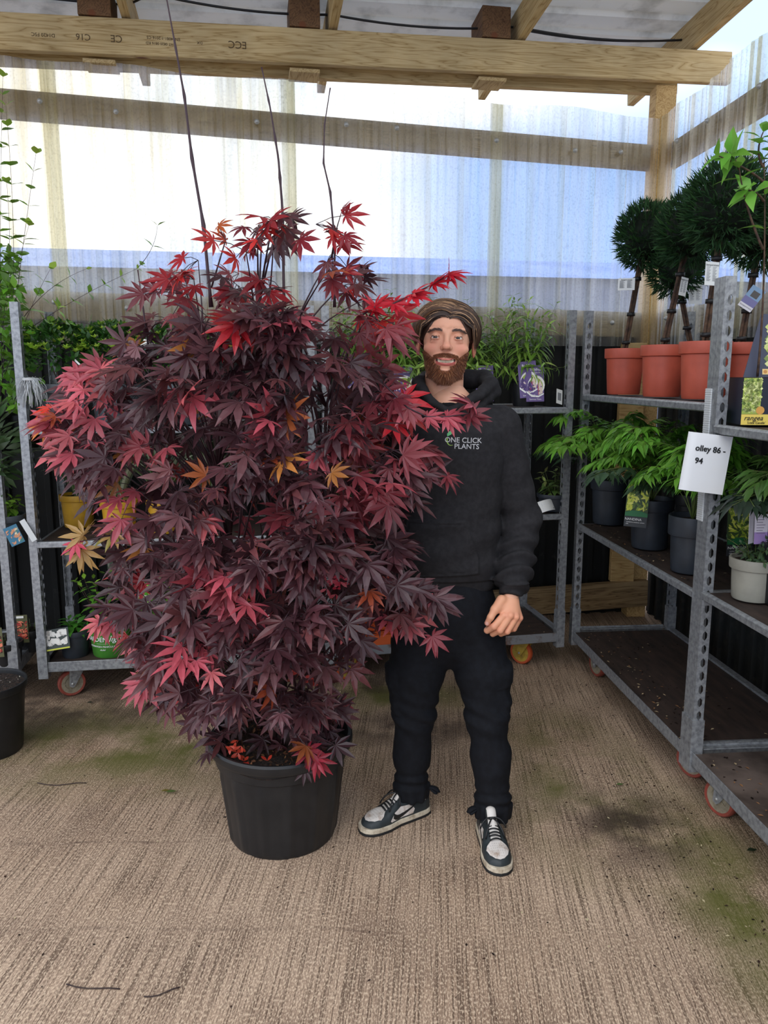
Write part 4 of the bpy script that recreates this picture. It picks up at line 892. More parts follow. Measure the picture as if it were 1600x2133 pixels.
# litter of bark chips on decks and floor
b = MB()
for tr, z, k in ((tD, .192, 170), (tE, .192, 120), (tD, .785, 120), (tC, .192, 30)):
    for _ in range(k):
        lx, ly = random.uniform(.05, 1.28), min(.52, abs(random.gauss(.06, .1))+.03) if random.random() < .7 else random.uniform(.03, .5); q = tr.matrix_world @ Vector((lx, ly, z+.001))
        b.scatter(LF_OVAL[0], LF_OVAL[1], orient([[random.uniform(-1, 1), random.uniform(-1, 1), .05]], [0, 0, 1.], random.uniform(.006, .02)), np.array([q]), 0, lin(random.choice([(30, 22, 18), (40, 28, 22), (150, 110, 76), (200, 178, 140)])))
tag(b.build('bark_litter', M['attr_matte']), 'bark chips and crumbs scattered over the trolley decks', 'litter', kind='stuff')
b = MB()
for _ in range(1100):
    if random.random() < .6: y = random.uniform(1.8, 3.8); x = min(1.15, 1.12-abs(random.gauss(0, .3)))
    elif random.random() < .5: x, y = random.uniform(-.3, .9), random.uniform(3.3, 3.9)
    else: x, y = random.uniform(-1.9, 1.2), random.uniform(1.1, 3.4)
    b.scatter(LF_OVAL[0]*np.array([random.uniform(.4, 1.4), 1, 1]), LF_OVAL[1], orient([[random.uniform(-1, 1), random.uniform(-1, 1), .02]], [0, 0, 1.], random.uniform(.004, .013)), np.array([[x, y, .0025]]), 0, lin(random.choice([(40, 28, 22), (34, 24, 20), (60, 40, 30), (50, 34, 28), (190, 176, 140)])))
tag(b.build('floor_litter', M['attr_matte']), 'dark crumbs of compost and bark on the concrete floor', 'litter', kind='stuff')
for (px, py, L_, c, lab) in ((345, 1655, .06, (92, 112, 60), 'pale green fallen leaf on the floor left of the pot'), (1283, 1640, .05, (96, 120, 70), 'crumpled green leaf on the floor right of the man'), (1555, 1778, .06, (50, 62, 44), 'dark fallen leaf near the right edge of the floor'), (460, 1530, .05, (80, 96, 52), 'green leaf on the mossy floor left of the pot'), (335, 1653, .05, (120, 110, 50), 'yellowing leaf lying beside the pale green one'), (180, 1468, .05, (46, 54, 44), 'dark leaf on the damp floor before the left trolley')):
    a = 1066.5-py; yy = -a/FPX; tt = math.tan(math.atan(yy)+PITCH); Y = CAM_H/tt; q = P(px, py, Y); b = MB(); b.scatter(LF_OVAL[0]*np.array([1, 1, .5]), LF_OVAL[1], orient([[1, .3, .03]], [0, 0, 1.], L_*.7), np.zeros((1, 3)), 0, lin(c)); tag(b.build('fallen_leaf', M['leaf'], loc=(q[0], q[1], .011)), lab, 'leaf')
for (x0, y0), (x1, y1), lab in (((78, 1632), (180, 1636), 'thin forked twig on the floor at the left'), ((138, 2052), (250, 2066), 'curved twig on the floor at the bottom left'), ((300, 2078), (375, 2062), 'straight thin twig near the bottom left')):
    q = []
    for t in np.linspace(0, 1, 6):
        x, y = x0+(x1-x0)*t, y0+(y1-y0)*t+4*math.sin(t*5); Y = CAM_H/math.tan(math.atan((y-1066.5)/FPX)+PITCH); v = P(x, y, Y); q.append((v[0], v[1], .003))
    b = MB(); b.tube(q, .0018, 5); tag(b.build('twig', M['darkbark']), lab, 'twig')
# ------------------------------------------------------------ implicit-surface kit (all distances in metres)
def nets(f, xs, ys, zs):
    X, Y, Z = np.meshgrid(xs, ys, zs, indexing='ij'); F = f(X.ravel(), Y.ravel(), Z.ravel()).reshape(X.shape).astype(np.float64)
    s = F < 0; nx, ny, nz = F.shape
    acc = np.zeros((nx-1, ny-1, nz-1, 3)); cnt = np.zeros((nx-1, ny-1, nz-1))
    G = [xs, ys, zs]
    for ax in range(3):
        sl0 = [slice(None)]*3; sl1 = [slice(None)]*3; sl0[ax] = slice(0, -1); sl1[ax] = slice(1, None)
        a = F[tuple(sl0)]; b_ = F[tuple(sl1)]; cr = (a < 0) != (b_ < 0); I = np.argwhere(cr)
        t = a[cr]/(a[cr]-b_[cr]); P_ = np.stack([xs[I[:, 0]], ys[I[:, 1]], zs[I[:, 2]]], 1).astype(float)
        P_[:, ax] += t*(G[ax][I[:, ax]+1]-G[ax][I[:, ax]])
        o = [x for x in range(3) if x != ax]
        for da in (0, 1):
            for db in (0, 1):
                J = I.copy(); J[:, o[0]] -= da; J[:, o[1]] -= db
                ok = (J >= 0).all(1) & (J[:, 0] < nx-1) & (J[:, 1] < ny-1) & (J[:, 2] < nz-1)
                np.add.at(acc, tuple(J[ok].T), P_[ok]); np.add.at(cnt, tuple(J[ok].T), 1)
    act = cnt > 0; idx = -np.ones(act.shape, int); idx[act] = np.arange(act.sum()); V = acc[act]/cnt[act][:, None]; Q = []
    for ax in range(3):
        sl0 = [slice(None)]*3; sl1 = [slice(None)]*3; sl0[ax] = slice(0, -1); sl1[ax] = slice(1, None)
        sa = s[tuple(sl0)]; cr = sa != s[tuple(sl1)]; I = np.argwhere(cr); o = [(ax+1) % 3, (ax+2) % 3]
        ok = (I[:, o[0]] > 0) & (I[:, o[1]] > 0) & (I[:, o[0]] < act.shape[o[0]]) & (I[:, o[1]] < act.shape[o[1]]); I = I[ok]; ins = sa[tuple(I.T)]
        def g(d0, d1): J = I.copy(); J[:, o[0]] -= d0; J[:, o[1]] -= d1; return idx[tuple(J.T)]
        q = np.stack([g(1, 1), g(0, 1), g(0, 0), g(1, 0)], 1); q[~ins] = q[~ins][:, ::-1]; Q.append(q)
    Q = np.concatenate(Q); Q = Q[(Q >= 0).all(1)]
    return V, Q
def smin(a, b, k): h = np.clip(.5+.5*(b-a)/k, 0, 1); return b*(1-h)+a*h-k*h*(1-h)
def smax(a, b, k): return -smin(-a, -b, k)
def ell(x, y, z, c, r):
    dx, dy, dz = (x-c[0])/r[0], (y-c[1])/r[1], (z-c[2])/r[2]; k0 = np.sqrt(dx*dx+dy*dy+dz*dz)+1e-9
    k1 = np.sqrt((dx/r[0])**2+(dy/r[1])**2+(dz/r[2])**2)+1e-9; return k0*(k0-1)/k1
def cap(x, y, z, a, b, ra, rb=None):
    rb = ra if rb is None else rb; a = np.array(a, float); b = np.array(b, float); d = b-a; L2 = d@d
    t = np.clip(((x-a[0])*d[0]+(y-a[1])*d[1]+(z-a[2])*d[2])/L2, 0, 1)
    return np.sqrt((x-a[0]-t*d[0])**2+(y-a[1]-t*d[1])**2+(z-a[2]-t*d[2])**2)-(ra+(rb-ra)*t)
def chain(x, y, z, pts, r, k=.002):
    o = None; r = [r]*len(pts) if np.isscalar(r) else r
    for i in range(len(pts)-1):
        c = cap(x, y, z, pts[i], pts[i+1], r[i], r[i+1]); o = c if o is None else smin(o, c, k)
    return o
def grid(lo, hi, h): return [np.arange(lo[i], hi[i]+h, h) for i in range(3)]
# ------------------------------------------------------------ person
PO = np.array([.20, 2.50, 0.]); man = thing('person', 'smiling bearded man in black hoodie, cargo trousers and black-white trainers, standing beside the maple', 'person', tuple(PO))
W_ = lambda px, py, Y: P(px, py, Y)-PO
# head frame
HS = 1.07; HR = Matrix.Rotation(math.radians(-4), 3, 'Z') @ Matrix.Rotation(math.radians(2.5), 3, 'Y') @ Matrix.Rotation(math.radians(-2), 3, 'X')
HRn = np.array(HR); HC = W_(931, 702, 2.405)-HRn@np.array([0, -.09, .006])*HS
def head_sdf(x, y, z):
    ax = np.abs(x)
    d = ell(x, y, z, (0, .018, .035), (.0755, .094, .073))
    d = smin(d, ell(x, y, z, (0, -.028, -.012), (.0655, .063, .083)), .02)
    d = smin(d, ell(x, y, z, (0, -.036, -.062), (.053, .048, .043)), .02)
    d = smin(d, ell(x, y, z, (0, -.075, -.094), (.022, .018, .017)), .018)
    d = smin(d, ell(ax, y, z, (.043, -.066, -.026), (.022, .018, .017)), .014)
    d = smin(d, cap(ax, y, z, (.014, -.088, .026), (.046, -.074, .028), .0075, .006), .014)
    d = smax(d, -ell(ax, y, z, (.0325, -.100, .006), (.0175, .0165, .0115)), .010)
    d = smin(d, cap(x, y, z, (0, -.087, .020), (0, -.108, -.016), .0068, .0085), .010)
    d = smin(d, ell(x, y, z, (0, -.113, -.022), (.0120, .0105, .0095)), .006)
    d = smin(d, ell(ax, y, z, (.0125, -.101, -.0255), (.0070, .0100, .0072)), .005)
    d = smax(d, -ell(ax, y, z, (.0062, -.107, -.0345), (.0035, .006, .004)), .002)
    # eyes: ball, lids
    d = smin(d, np.sqrt((ax-.0325)**2+(y+.0785)**2+(z-.005)**2)-.0127, .003); d = smax(d, -ell(ax, y, z, (.0330, -.0935, .0045), (.0128, .012, .0036)), .0012)
    d = smin(d, chain(ax, y, z, [(.0195, -.0855, .0035), (.0265, -.0898, .0082), (.0345, -.0898, .0088), (.0425, -.0832, .0062), (.0465, -.078, .003)], [.0012, .0017, .0019, .0016, .0011]), .002)
    d = smin(d, chain(ax, y, z, [(.0195, -.0855, .0020), (.0265, -.0893, .0002), (.0345, -.0893, .0000), (.0425, -.0835, .0005), (.0460, -.078, .002)], [.0010, .0014, .0015, .0013, .0010]), .002)
    d = smin(d, ell(ax, y, z, (.034, -.080, -.007), (.012, .006, .004)), .006)
    d = smax(d, -chain(ax, y, z, [(.0185, -.104, -.026), (.028, -.098, -.040), (.0345, -.090, -.054)], .0018), .009)
    # mouth
    mz = -.062+.0016*(ax/.01)**1.3*.35
    d = smin(d, ell(x, y, z, (0, -.082, -.060), (.034, .019, .020)), .012)
    d = smax(d, -ell(x, y, z-(ax/.03)**2*.0065, (0, -.103, -.0635), (.0285, .016, .0046)), .0025)
    d = smin(d, ell(x, y, z-(ax/.03)**2*.0055, (0, -.083, -.0625), (.024, .0125, .0048)), .001)
    d = smin(d, chain(ax, y, z, [(0, -.1005, -.0575), (.010, -.0995, -.0572), (.020, -.0945, -.0550), (.0300, -.0855, -.0520)], [.0022, .0022, .0018, .0012]), .003)
    d = smin(d, chain(ax, y, z, [(0, -.0985, -.0705), (.010, -.0965, -.0695), (.020, -.0915, -.0645), (.0295, -.0855, -.0545)], [.0025, .0024, .0018, .0010]), .003)
    # ears
    e = ell(ax, y, z, (.0830, .002, -.014), (.0072, .018, .030)); e = smax(e, -ell(ax, y, z, (.0895, -.005, -.010), (.0045, .010, .018)), .004); d = smin(d, e, .004)
    d = smin(d, cap(x, y, z, (0, .022, -.07), (0, .030, -.20), .056, .062), .022)
    return d
def beard_mask(x, y, z):
    """>0 inside the bearded area"""
    ax = np.abs(x)
    side = np.clip((-.020-.35*(ax-.05)-z-.030*(ax < .05))/.006, -1, 1)
    lim = -.053+.75*np.clip(ax-.034, 0, .05)
    m = lim-z
    lip = np.minimum(ell(x, y, z, (0, -.095, -.0635), (.031, .03, .0115)), ell(x, y, z, (0, -.09, -.081), (.014, .03, .006)))
    m = np.minimum(m, lip*1.0-.0005); m = np.minimum(np.minimum(m, .004-y), .0745-ax); 
    ms = np.minimum(.0075-np.abs(z+.0455+.25*np.clip(ax-.012, 0, 1)), .036-ax)   # moustache
    return np.maximum(m, np.where(y < -.06, ms, -1))
V, Q = nets(lambda x, y, z: head_sdf(x, y, z), *grid((-.096, -.13, -.225), (.096, .12, .12), .0014))
def skin_color(V):
    x, y, z = V.T; ax = np.abs(x); n = len(V); C = np.tile(lin((230, 172, 142)), (n, 1)); C = np.array(C)
    def blend(w, c): 
        w = np.clip(w, 0, 1)[:, None]; C[:] = C*(1-w)+np.array(lin(c))*w
    blend(.45*np.exp(-(((ax-.042)/.02)**2+((z+.022)/.018)**2)), (200, 106, 90))
    blend(.35*np.exp(-((x/.018)**2+((z+.022)/.014)**2))*(y < -.09), (204, 110, 92))
    blend(.5*(ax > .078)*(y > -.02), (206, 112, 98))
    blend(.45*np.exp(-(((ax-.034)/.016)**2+((z+.001)/.010)**2))*(y < -.06), (168, 108, 92))
    blend(np.clip((beard_mask(x, y, z))/.003, 0, .85)*np.clip((z+.134)/.03, 0, 1)*np.clip((-.02-y)/.03+(z > -.1), 0, 1), (140, 88, 62))
    # brows
    bw = np.exp(-(((z-np.interp(ax, [.013, .022, .034, .045, .054], [.0240, .0256, .0268, .0240, .0195]))/.0034)**2))*(ax > .013)*(ax < .054)*(y < -.055)
    blend(bw*.85, (84, 56, 42))
    # eyes
    ed = np.sqrt((ax-.0325)**2+(y+.0785)**2+(z-.005)**2); eye = (ed < .0125)*(y < -.084)*(np.abs(z-.0043) < .0062)*(np.abs(ax-.0325) < .0125)
    blend(eye*1., (205, 196, 190)); ir = np.sqrt((x-np.sign(x)*.0325-.0)**2+(z-.0048)**2); blend(eye*(ir < .0056), (64, 62, 56)); blend(eye*(ir < .0028), (10, 9, 9))
    lash = np.clip(1-np.abs(ed-.0128)/.0012, 0, 1)*(z > .004)*(z < .010)*(y < -.08)*(np.abs(ax-.033) < .014); blend(lash*.8, (50, 34, 28))
    blend(np.exp(-(((ax-.0065)/.0035)**2+((z+.0335)/.0025)**2))*(y < -.095), (70, 34, 28))  # nostril shade painted into the skin colour
    # mouth
    zz = z-(ax/.03)**2*.006
    inm = (np.abs(zz+.0640) < .0058)*(ax < .0285)*(y > -.1000)*(y < -.066); blend(inm*1., (58, 24, 22))
    teeth = (np.abs(zz+.0628) < .0046)*(ax < .0225)*(y < -.0825)*(y > -.0975); blend(teeth*1., (206, 192, 170)); gap = teeth*(np.abs((ax % .0078)-.0039) > .0036); blend(gap*.5, (150, 120, 100))
    lip = (np.abs(zz+.0715) < .0042)*(ax < .028)*(y < -.088)+(np.abs(zz+.0570) < .0020)*(ax < .028)*(y < -.086); blend(np.clip(lip, 0, 1)*.85, (196, 96, 92))
    return C
skC = skin_color(V); skb = MB(); skb.add((V*HS)@HRn.T+HC, Q, 0, skC)
headV, headQ = V, Q
# body under the clothes
J = dict(neck=W_(935, 840, 2.50), chest=W_(935, 960, 2.52), pelvis=W_(935, 1270, 2.50), hl=W_(878, 1330, 2.53), hr=W_(1000, 1330, 2.50), kl=W_(862, 1490, 2.50), kr=W_(1016, 1490, 2.44), al=W_(857, 1655, 2.515), ar=W_(1028, 1688, 2.415),
         shl=W_(823, 893, 2.54), shr=W_(1052, 893, 2.53), elr=W_(1087, 1085, 2.54), wrr=W_(1064, 1243, 2.405), ell=W_(806, 1060, 2.70), wrl=W_(735, 1130, 2.64))
def body_sdf(x, y, z):
    c = lambda a, b, ra, rb: cap(x, y, z, J[a], J[b], ra, rb)
    d = ell(x, y, z, J['chest'], (.15, .10, .24)); d = smin(d, ell(x, y, z, J['pelvis'], (.13, .078, .10)), .05); d = smin(d, cap(x, y, z, J['chest'], J['pelvis'], .09, .075), .05)
    for q in (('neck', 'chest', .055, .08), ('hl', 'kl', .075, .052), ('hr', 'kr', .075, .052), ('kl', 'al', .05, .036), ('kr', 'ar', .05, .036), ('shl', 'ell', .048, .038), ('shr', 'elr', .048, .038), ('ell', 'wrl', .038, .027), ('elr', 'wrr', .038, .026)):
        d = smin(d, c(*q), .03)
    d = smin(d, cap(x, y, z, HC+np.array([0, .025, -.12]), J['neck'], .042, .05), .03)
    return d
lo = (-.45, -.32, .02); V, Q = nets(body_sdf, *grid((-.52, -.32, .02), (.52, .42, 1.56), .011)); skb.add(V, Q, 0, lin((230, 172, 142)))
# viewer-right hand
hz = -.045
h_ = lambda px, py, Y: W_(px, py, Y+hz)
MC = [h_(1050, 1282, 2.405), h_(1063, 1282, 2.400), h_(1075, 1285, 2.405), h_(1083, 1287, 2.42)]
PI_ = [h_(1029, 1305, 2.395), h_(1042, 1313, 2.395), h_(1057, 1315, 2.405), h_(1071, 1310, 2.425)]
DI = [h_(1015, 1313, 2.415), h_(1027, 1320, 2.425), h_(1044, 1320, 2.435), h_(1061, 1313, 2.45)]
TI = [h_(1019, 1306, 2.437), h_(1028, 1309, 2.45), h_(1044, 1309, 2.458), h_(1058, 1304, 2.468)]
wr = h_(1063, 1246, 2.455); TH = [h_(1045, 1250, 2.43), h_(1031, 1270, 2.405), h_(1022, 1286, 2.395), h_(1015, 1298, 2.40)]
def hand_sdf(x, y, z):
    d = cap(x, y, z, wr+np.array([.012, .03, .08]), wr, .028, .024)
    for i, m in enumerate(MC): d = smin(d, cap(x, y, z, wr+(m-wr)*.15, m, .020, .0125-.0006*i), .012)
    d = smin(d, cap(x, y, z, TH[0], TH[1], .017, .0135), .012); d = smin(d, cap(x, y, z, TH[1], (MC[0]+wr)/2, .010, .012), .012)
    for i in range(4):
        r = .0112-.0006*i-(.001 if i == 3 else 0)
        f = chain(x, y, z, [MC[i], PI_[i], DI[i], TI[i]], [r+.0012, r+.0003, r-.0008, r-.0018], .003)
        f = smin(f, np.sqrt((x-MC[i][0])**2+(y-MC[i][1]+.003)**2+(z-MC[i][2])**2)-(r+.0002), .004)
        d = smin(d, f, .0022)
    f = chain(x, y, z, TH[1:], [.0132, .0110, .0088], .004); d = smin(d, f, .003)
    return d
V, Q = nets(hand_sdf, *grid(np.minimum(TH[3], DI[1])-.03, wr+np.array([.06, .07, .05]), .0016))
ctr = np.mean(MC, 0); C = np.tile(np.array(lin((222, 160, 126))), (len(V), 1))
for q, rad, cc, wgt in [(m, .012, (206, 116, 96), .6) for m in MC]+[(m, .012, (204, 118, 98), .5) for m in PI_]+[(m, .014, (208, 120, 104), .5) for m in TI+[TH[3]]]:
    w_ = (np.exp(-(np.sum((V-q)**2, 1))/rad**2)*wgt)[:, None]; C = C*(1-w_)+np.array(lin(cc))*w_
nail = TH[3]+np.array([-.002, -.008, .001]); w_ = (np.sum(((V-nail)/np.array([.0055, .006, .0075]))**2, 1) < 1)[:, None]*.7; C = C*(1-w_)+np.array(lin((226, 178, 168)))*w_
skb.add(V, Q, 0, C)
# hidden hand behind the maple
wl = J['wrl']
def hand2(x, y, z):
    d = ell(x, y, z, wl+np.array([-.05, -.0, -.02]), (.055, .02, .038))
    for i in range(4): d = smin(d, chain(x, y, z, [wl+np.array([-.08, -.0, .012-.02*i]), wl+np.array([-.12, -.012, .008-.022*i]), wl+np.array([-.135, -.035, .0-.022*i])], [.011, .010, .008]), .004)
    d = smin(d, chain(x, y, z, [wl+np.array([-.03, -.01, .015]), wl+np.array([-.06, -.035, .03]), wl+np.array([-.085, -.045, .03])], [.015, .012, .009]), .006)
    return smin(d, cap(x, y, z, wl, wl+np.array([-.04, 0, -.01]), .027, .024), .01)
V, Q = nets(hand2, *grid(wl-np.array([.16, .07, .12]), wl+np.array([.05, .06, .08]), .003)); skb.add(V, Q, 0, lin((222, 160, 126)))
M['skin'] = mat('skin', attr=True, rough=.5, spec=.4, sss=.12, bump=(380, .12, .0006))
skb.build('body', M['skin'], man)
# ------------------------------------------------------------ hair and beard
M['eye'] = mat('eye', attr=True, rough=.12, spec=.5)
M['hair'] = mat('hair', attr=True, rough=.5, spec=.45)
def hshell(x, y, z):
    d = ell(x, y, z, (0, .02, .030), (.0905, .101, .085))
    d = smax(d, -ell(x, y, z, (.002, -.105, .006), (.063, .082, .070)), .010)
    d = smax(d, -(z-(-.002+.9*np.clip(-y-.03, 0, 1)-1.0*np.clip(y, 0, .07))), .010)
    return d+.0014*np.sin(x*260+y*60)*np.cos(y*130+z*90)
V, Q = nets(hshell, *grid((-.11, -.10, -.08), (.11, .14, .13), .003)); hb = MB()
cc = np.array(lin((60, 42, 34))); hb.add((V*HS)@HRn.T+HC, Q, 0, np.tile(cc, (len(V), 1)))
def ribbon(b, q, w_, nrmv, c, taper=True):
    """hair lock: flat tapered strip along q, with thickness"""
    q = np.asarray(q); n = len(q); tg = nrm(np.gradient(q, axis=0)); sd = nrm(np.cross(tg, nrmv)); t = np.linspace(0, 1, n)
    ww = w_*np.minimum(1, (1.02-t)*3)*np.minimum(1, .4+t*4); up = nrm(nrmv)*w_*.35
    V = np.concatenate([q-sd*ww[:, None], q+up, q+sd*ww[:, None]]); V = V.reshape(3, n, 3).transpose(1, 0, 2).reshape(-1, 3)
    F = [(3*i+j, 3*i+j+1, 3*i+j+4, 3*i+j+3) for i in range(n-1) for j in (0, 1)]
    b.add((V*HS)@HRn.T+HC, F, 0, c)
for i in range(4800):
    inner = i >= 3600; sg = -1 if rng.uniform() < .60 else 1; u = rng.uniform(0, 1)**1.15 if not inner else rng.uniform(-.035, .06); k = 10; t = np.linspace(0, 1, k); ph0 = .26
    yd0 = -.91+1.79*u; yd1 = -.50+1.35*u if sg < 0 else -.36+1.25*u
    if inner: yd1 -= rng.uniform(0, .22)
    ph1 = (-1.80 if sg < 0 else 1.88)+rng.normal(0, .19)-(.25*sg*(1-u)**3 if sg < 0 else 0)
    if rng.uniform() < .25: ph1 *= rng.uniform(.75, .95)
    ph0 = .26+rng.normal(0, .05); phi = ph0+(ph1-ph0)*t; yd = yd0+(yd1-yd0)*t**1.3+rng.normal(0, .012); sq = np.sqrt(1-yd**2)
    rr = (.955+.10*rng.uniform()**.8 if not inner else rng.uniform(.86, .96))+(.07 if sg < 0 else .035)*np.sin(t*2.6)*(1-.6*u)+.012*np.sin(i*.37)*t
    q = np.stack([np.sin(phi)*sq*.0955*rr, .02+yd*.107*rr, .030+np.cos(phi)*sq*.090*rr], 1)
    q[:, 0] = np.where(np.abs(phi) > 1.35, np.sign(phi)*np.maximum(np.abs(q[:, 0]), .0875*sq**.4*(1.0+.02*np.cos(i))), q[:, 0])
    if u < .12: q[:, 2] += .010*(1-t)**2*(1-u/.12); q[:, 1] += .006*(1-t)**2
    nn = nrm(np.stack([np.sin(phi)*sq, yd, np.cos(phi)*sq], 1))
    hl = rng.uniform(); lk = math.sin(yd0*31+sg*2)+math.sin(yd0*13); fr_ = .22*(u < .4)*(1.3 if sg < 0 else .6); base = lin((54, 38, 30)) if (hl < .58-fr_-.14*lk or (inner and hl < .75)) else (lin((88, 63, 46)) if hl < .90-fr_*.7 else lin((168, 132, 98)))
    ribbon(hb, q, rng.uniform(.0007, .0017), nn, np.array(base)*rng.uniform(.7, 1.2))
hb.build('hair', M['hair'], man, smooth=True)
bb = MB(); HV = headV; fn = np.zeros_like(HV); v0, v1, v2 = HV[headQ[:, 0]], HV[headQ[:, 1]], HV[headQ[:, 2]]; qn = np.cross(v1-v0, v2-v0)
for k in range(4): np.add.at(fn, headQ[:, k], qn)
fn = nrm(fn); bm_ = beard_mask(*HV.T); sel = np.where((bm_ > .0008) & (HV[:, 2] > -.124) & ((HV[:, 2] > -.108) | (HV[:, 1] < -.03)) & (HV[:, 1] < .01))[0]
pick = rng.choice(sel, 15000); pp = HV[pick]; nn = fn[pick]
chin = np.clip((-.05-pp[:, 2])/.05, 0, 1)*np.clip((-.0-pp[:, 1])/.05, 0, 1); L_ = (.0035+.0115*chin)*rng.uniform(.6, 1.15, len(pick)); L_ = np.where(pp[:, 2] > -.052, .0050, L_)
dr = nrm(nn*.75+np.array([0, -.12, -1.])*.8+np.stack([np.sign(pp[:, 0])*.1, 0*pp[:, 0], 0*pp[:, 0]], 1)+rng.normal(0, .22, pp.shape)); sd = nrm(np.cross(dr, nn+rng.normal(0, .3, pp.shape)))*.00034
mid = pp+nn*.28*L_[:, None]+dr*.5*L_[:, None]; end = pp+nn*.35*L_[:, None]+dr*L_[:, None]+np.array([0, 0, -.1])*L_[:, None]
V = np.stack([pp-sd, pp+sd, mid+sd, mid-sd, end], 1).reshape(-1, 3); m = len(pick)*1; o = np.arange(len(pick))[:, None]*5
cols = np.array([lin((122, 72, 48)), lin((150, 92, 60)), lin((172, 116, 76)), lin((92, 56, 40)), lin((190, 140, 98))])[rng.choice(5, len(pick), p=[.33, .28, .14, .2, .05])]
bb.add((V*HS)@HRn.T+HC, [o+np.array([0, 1, 2, 3]), o+np.array([3, 2, 4])], 0, np.repeat(cols, 5, axis=0)); bb.build('beard', M['hair'], man, smooth=False)
for sgn in (-1, 1):
    b = MB(); b.sphere((0, 0, 0), .0119, 40, 40, 0, None); Ve = b.V[0]; b.V[0] = Ve[:, [0, 2, 1]]*np.array([1, -1, 1]); Ve = b.V[0]; r_ = np.hypot(Ve[:, 0]+.0008, Ve[:, 2]+.0006); Ce = np.tile(np.array(lin((214, 206, 198))), (len(Ve), 1)); fr_ = Ve[:, 1] < 0
    Ce[fr_ & (r_ < .0060)] = lin((40, 38, 36)); Ce[fr_ & (r_ < .0052)] = lin((66, 62, 54)); Ce[fr_ & (r_ < .0026)] = lin((6, 6, 6)); b.C[0] = Ce
    b.V[0] = ((Ve+np.array([sgn*.0325, -.0785, .0050]))*HS)@HRn.T+HC; b.build('eye', M['eye'], man)
    b = MB(); q = np.array([(.0190, -.0862, .0038), (.0265, -.0910, .0078), (.0345, -.0910, .0083), (.0425, -.0845, .0055), (.0475, -.079, .002)])*np.array([sgn, 1, 1]); b.tube((q*HS)@HRn.T+HC, [.0004, .0008, .0010, .0010, .0004], 5); b.build('eyelashes', M['cable'], man)
# brows
k = 210; ax = rng.uniform(.014, .053, k); zr_ = rng.normal(0, .0016, k); zc_ = np.interp(ax, [.013, .022, .034, .045, .054], [.0240, .0256, .0268, .0240, .0195])+rng.normal(0, .0016, k)
yv = np.array([-.0965, -.0955, -.092, -.086, -.076]); yb = np.interp(ax, [.012, .022, .034, .045, .054], yv)
for sg in (-1, 1):
    eb = MB(); p0 = np.stack([sg*ax, yb+.001, zc_], 1); d_ = nrm(np.stack([sg*1.+0*ax, 0*ax+.05+.35*(ax > .04), .35-.75*(ax > .034)], 1)); e_ = p0+d_*.008+np.array([0, .001, 0]); s_ = np.array([0, 0, .0004])
    V = np.stack([p0-s_, p0+s_, e_], 1).reshape(-1, 3); o = np.arange(k)[:, None]*3; eb.add((V*HS)@HRn.T+HC, [o+np.array([0, 1, 2])], 0, lin((66, 44, 34))); eb.build('eyebrow', M['hair'], man, smooth=False)
# ------------------------------------------------------------ hoodie
M['hood'] = mat('black_fleece', (33, 32, 34), .85, spec=.25, noise=(60, (40, 39, 41), .4, .6), bump=(420, .25, .0008))
M['trou'] = mat('navy_black_cotton', (17, 18, 22), .85, spec=.2, noise=(50, (21, 23, 28), .4, .6), bump=(300, .2, .0006))
M['tee'] = mat('black_cotton', (16, 17, 20), .8, spec=.2)
zs_ = W_(935, 1215, 2.41)[2]; hem = W_(935, 1240, 2.41)[2]; ztop = W_(935, 850, 2.5)[2]
TZ = [hem-.02, hem+.03, W_(935, 1150, 2.42)[2], W_(935, 1050, 2.42)[2], W_(935, 960, 2.42)[2], W_(935, 900, 2.45)[2], ztop+.02, ztop+.06]
TXL = [-.148, -.160, -.170, -.165, -.172, -.168, -.10, -.05]; TXR = [.150, .162, .172, .172, .182, .178, .10, .05]; TB = [.098, .108, .118, .12, .122, .112, .075, .06]
cx0 = J['chest'][0]
def pocket(x, z):
    pts = [W_(846, 1085, 2.39), W_(972, 1085, 2.39), W_(1001, 1165, 2.39), W_(1001, 1200, 2.39), W_(830, 1212, 2.39), W_(830, 1150, 2.39)]
    q = np.full(x.shape, -1.0); n = len(pts)
    for i in range(n):
        a, b_ = pts[i], pts[(i+1) % n]; ex, ez = b_[0]-a[0], b_[2]-a[2]; L = math.hypot(ex, ez); q = np.maximum(q, ((x-a[0])*-ez+(z-a[2])*ex)/L)
    return q
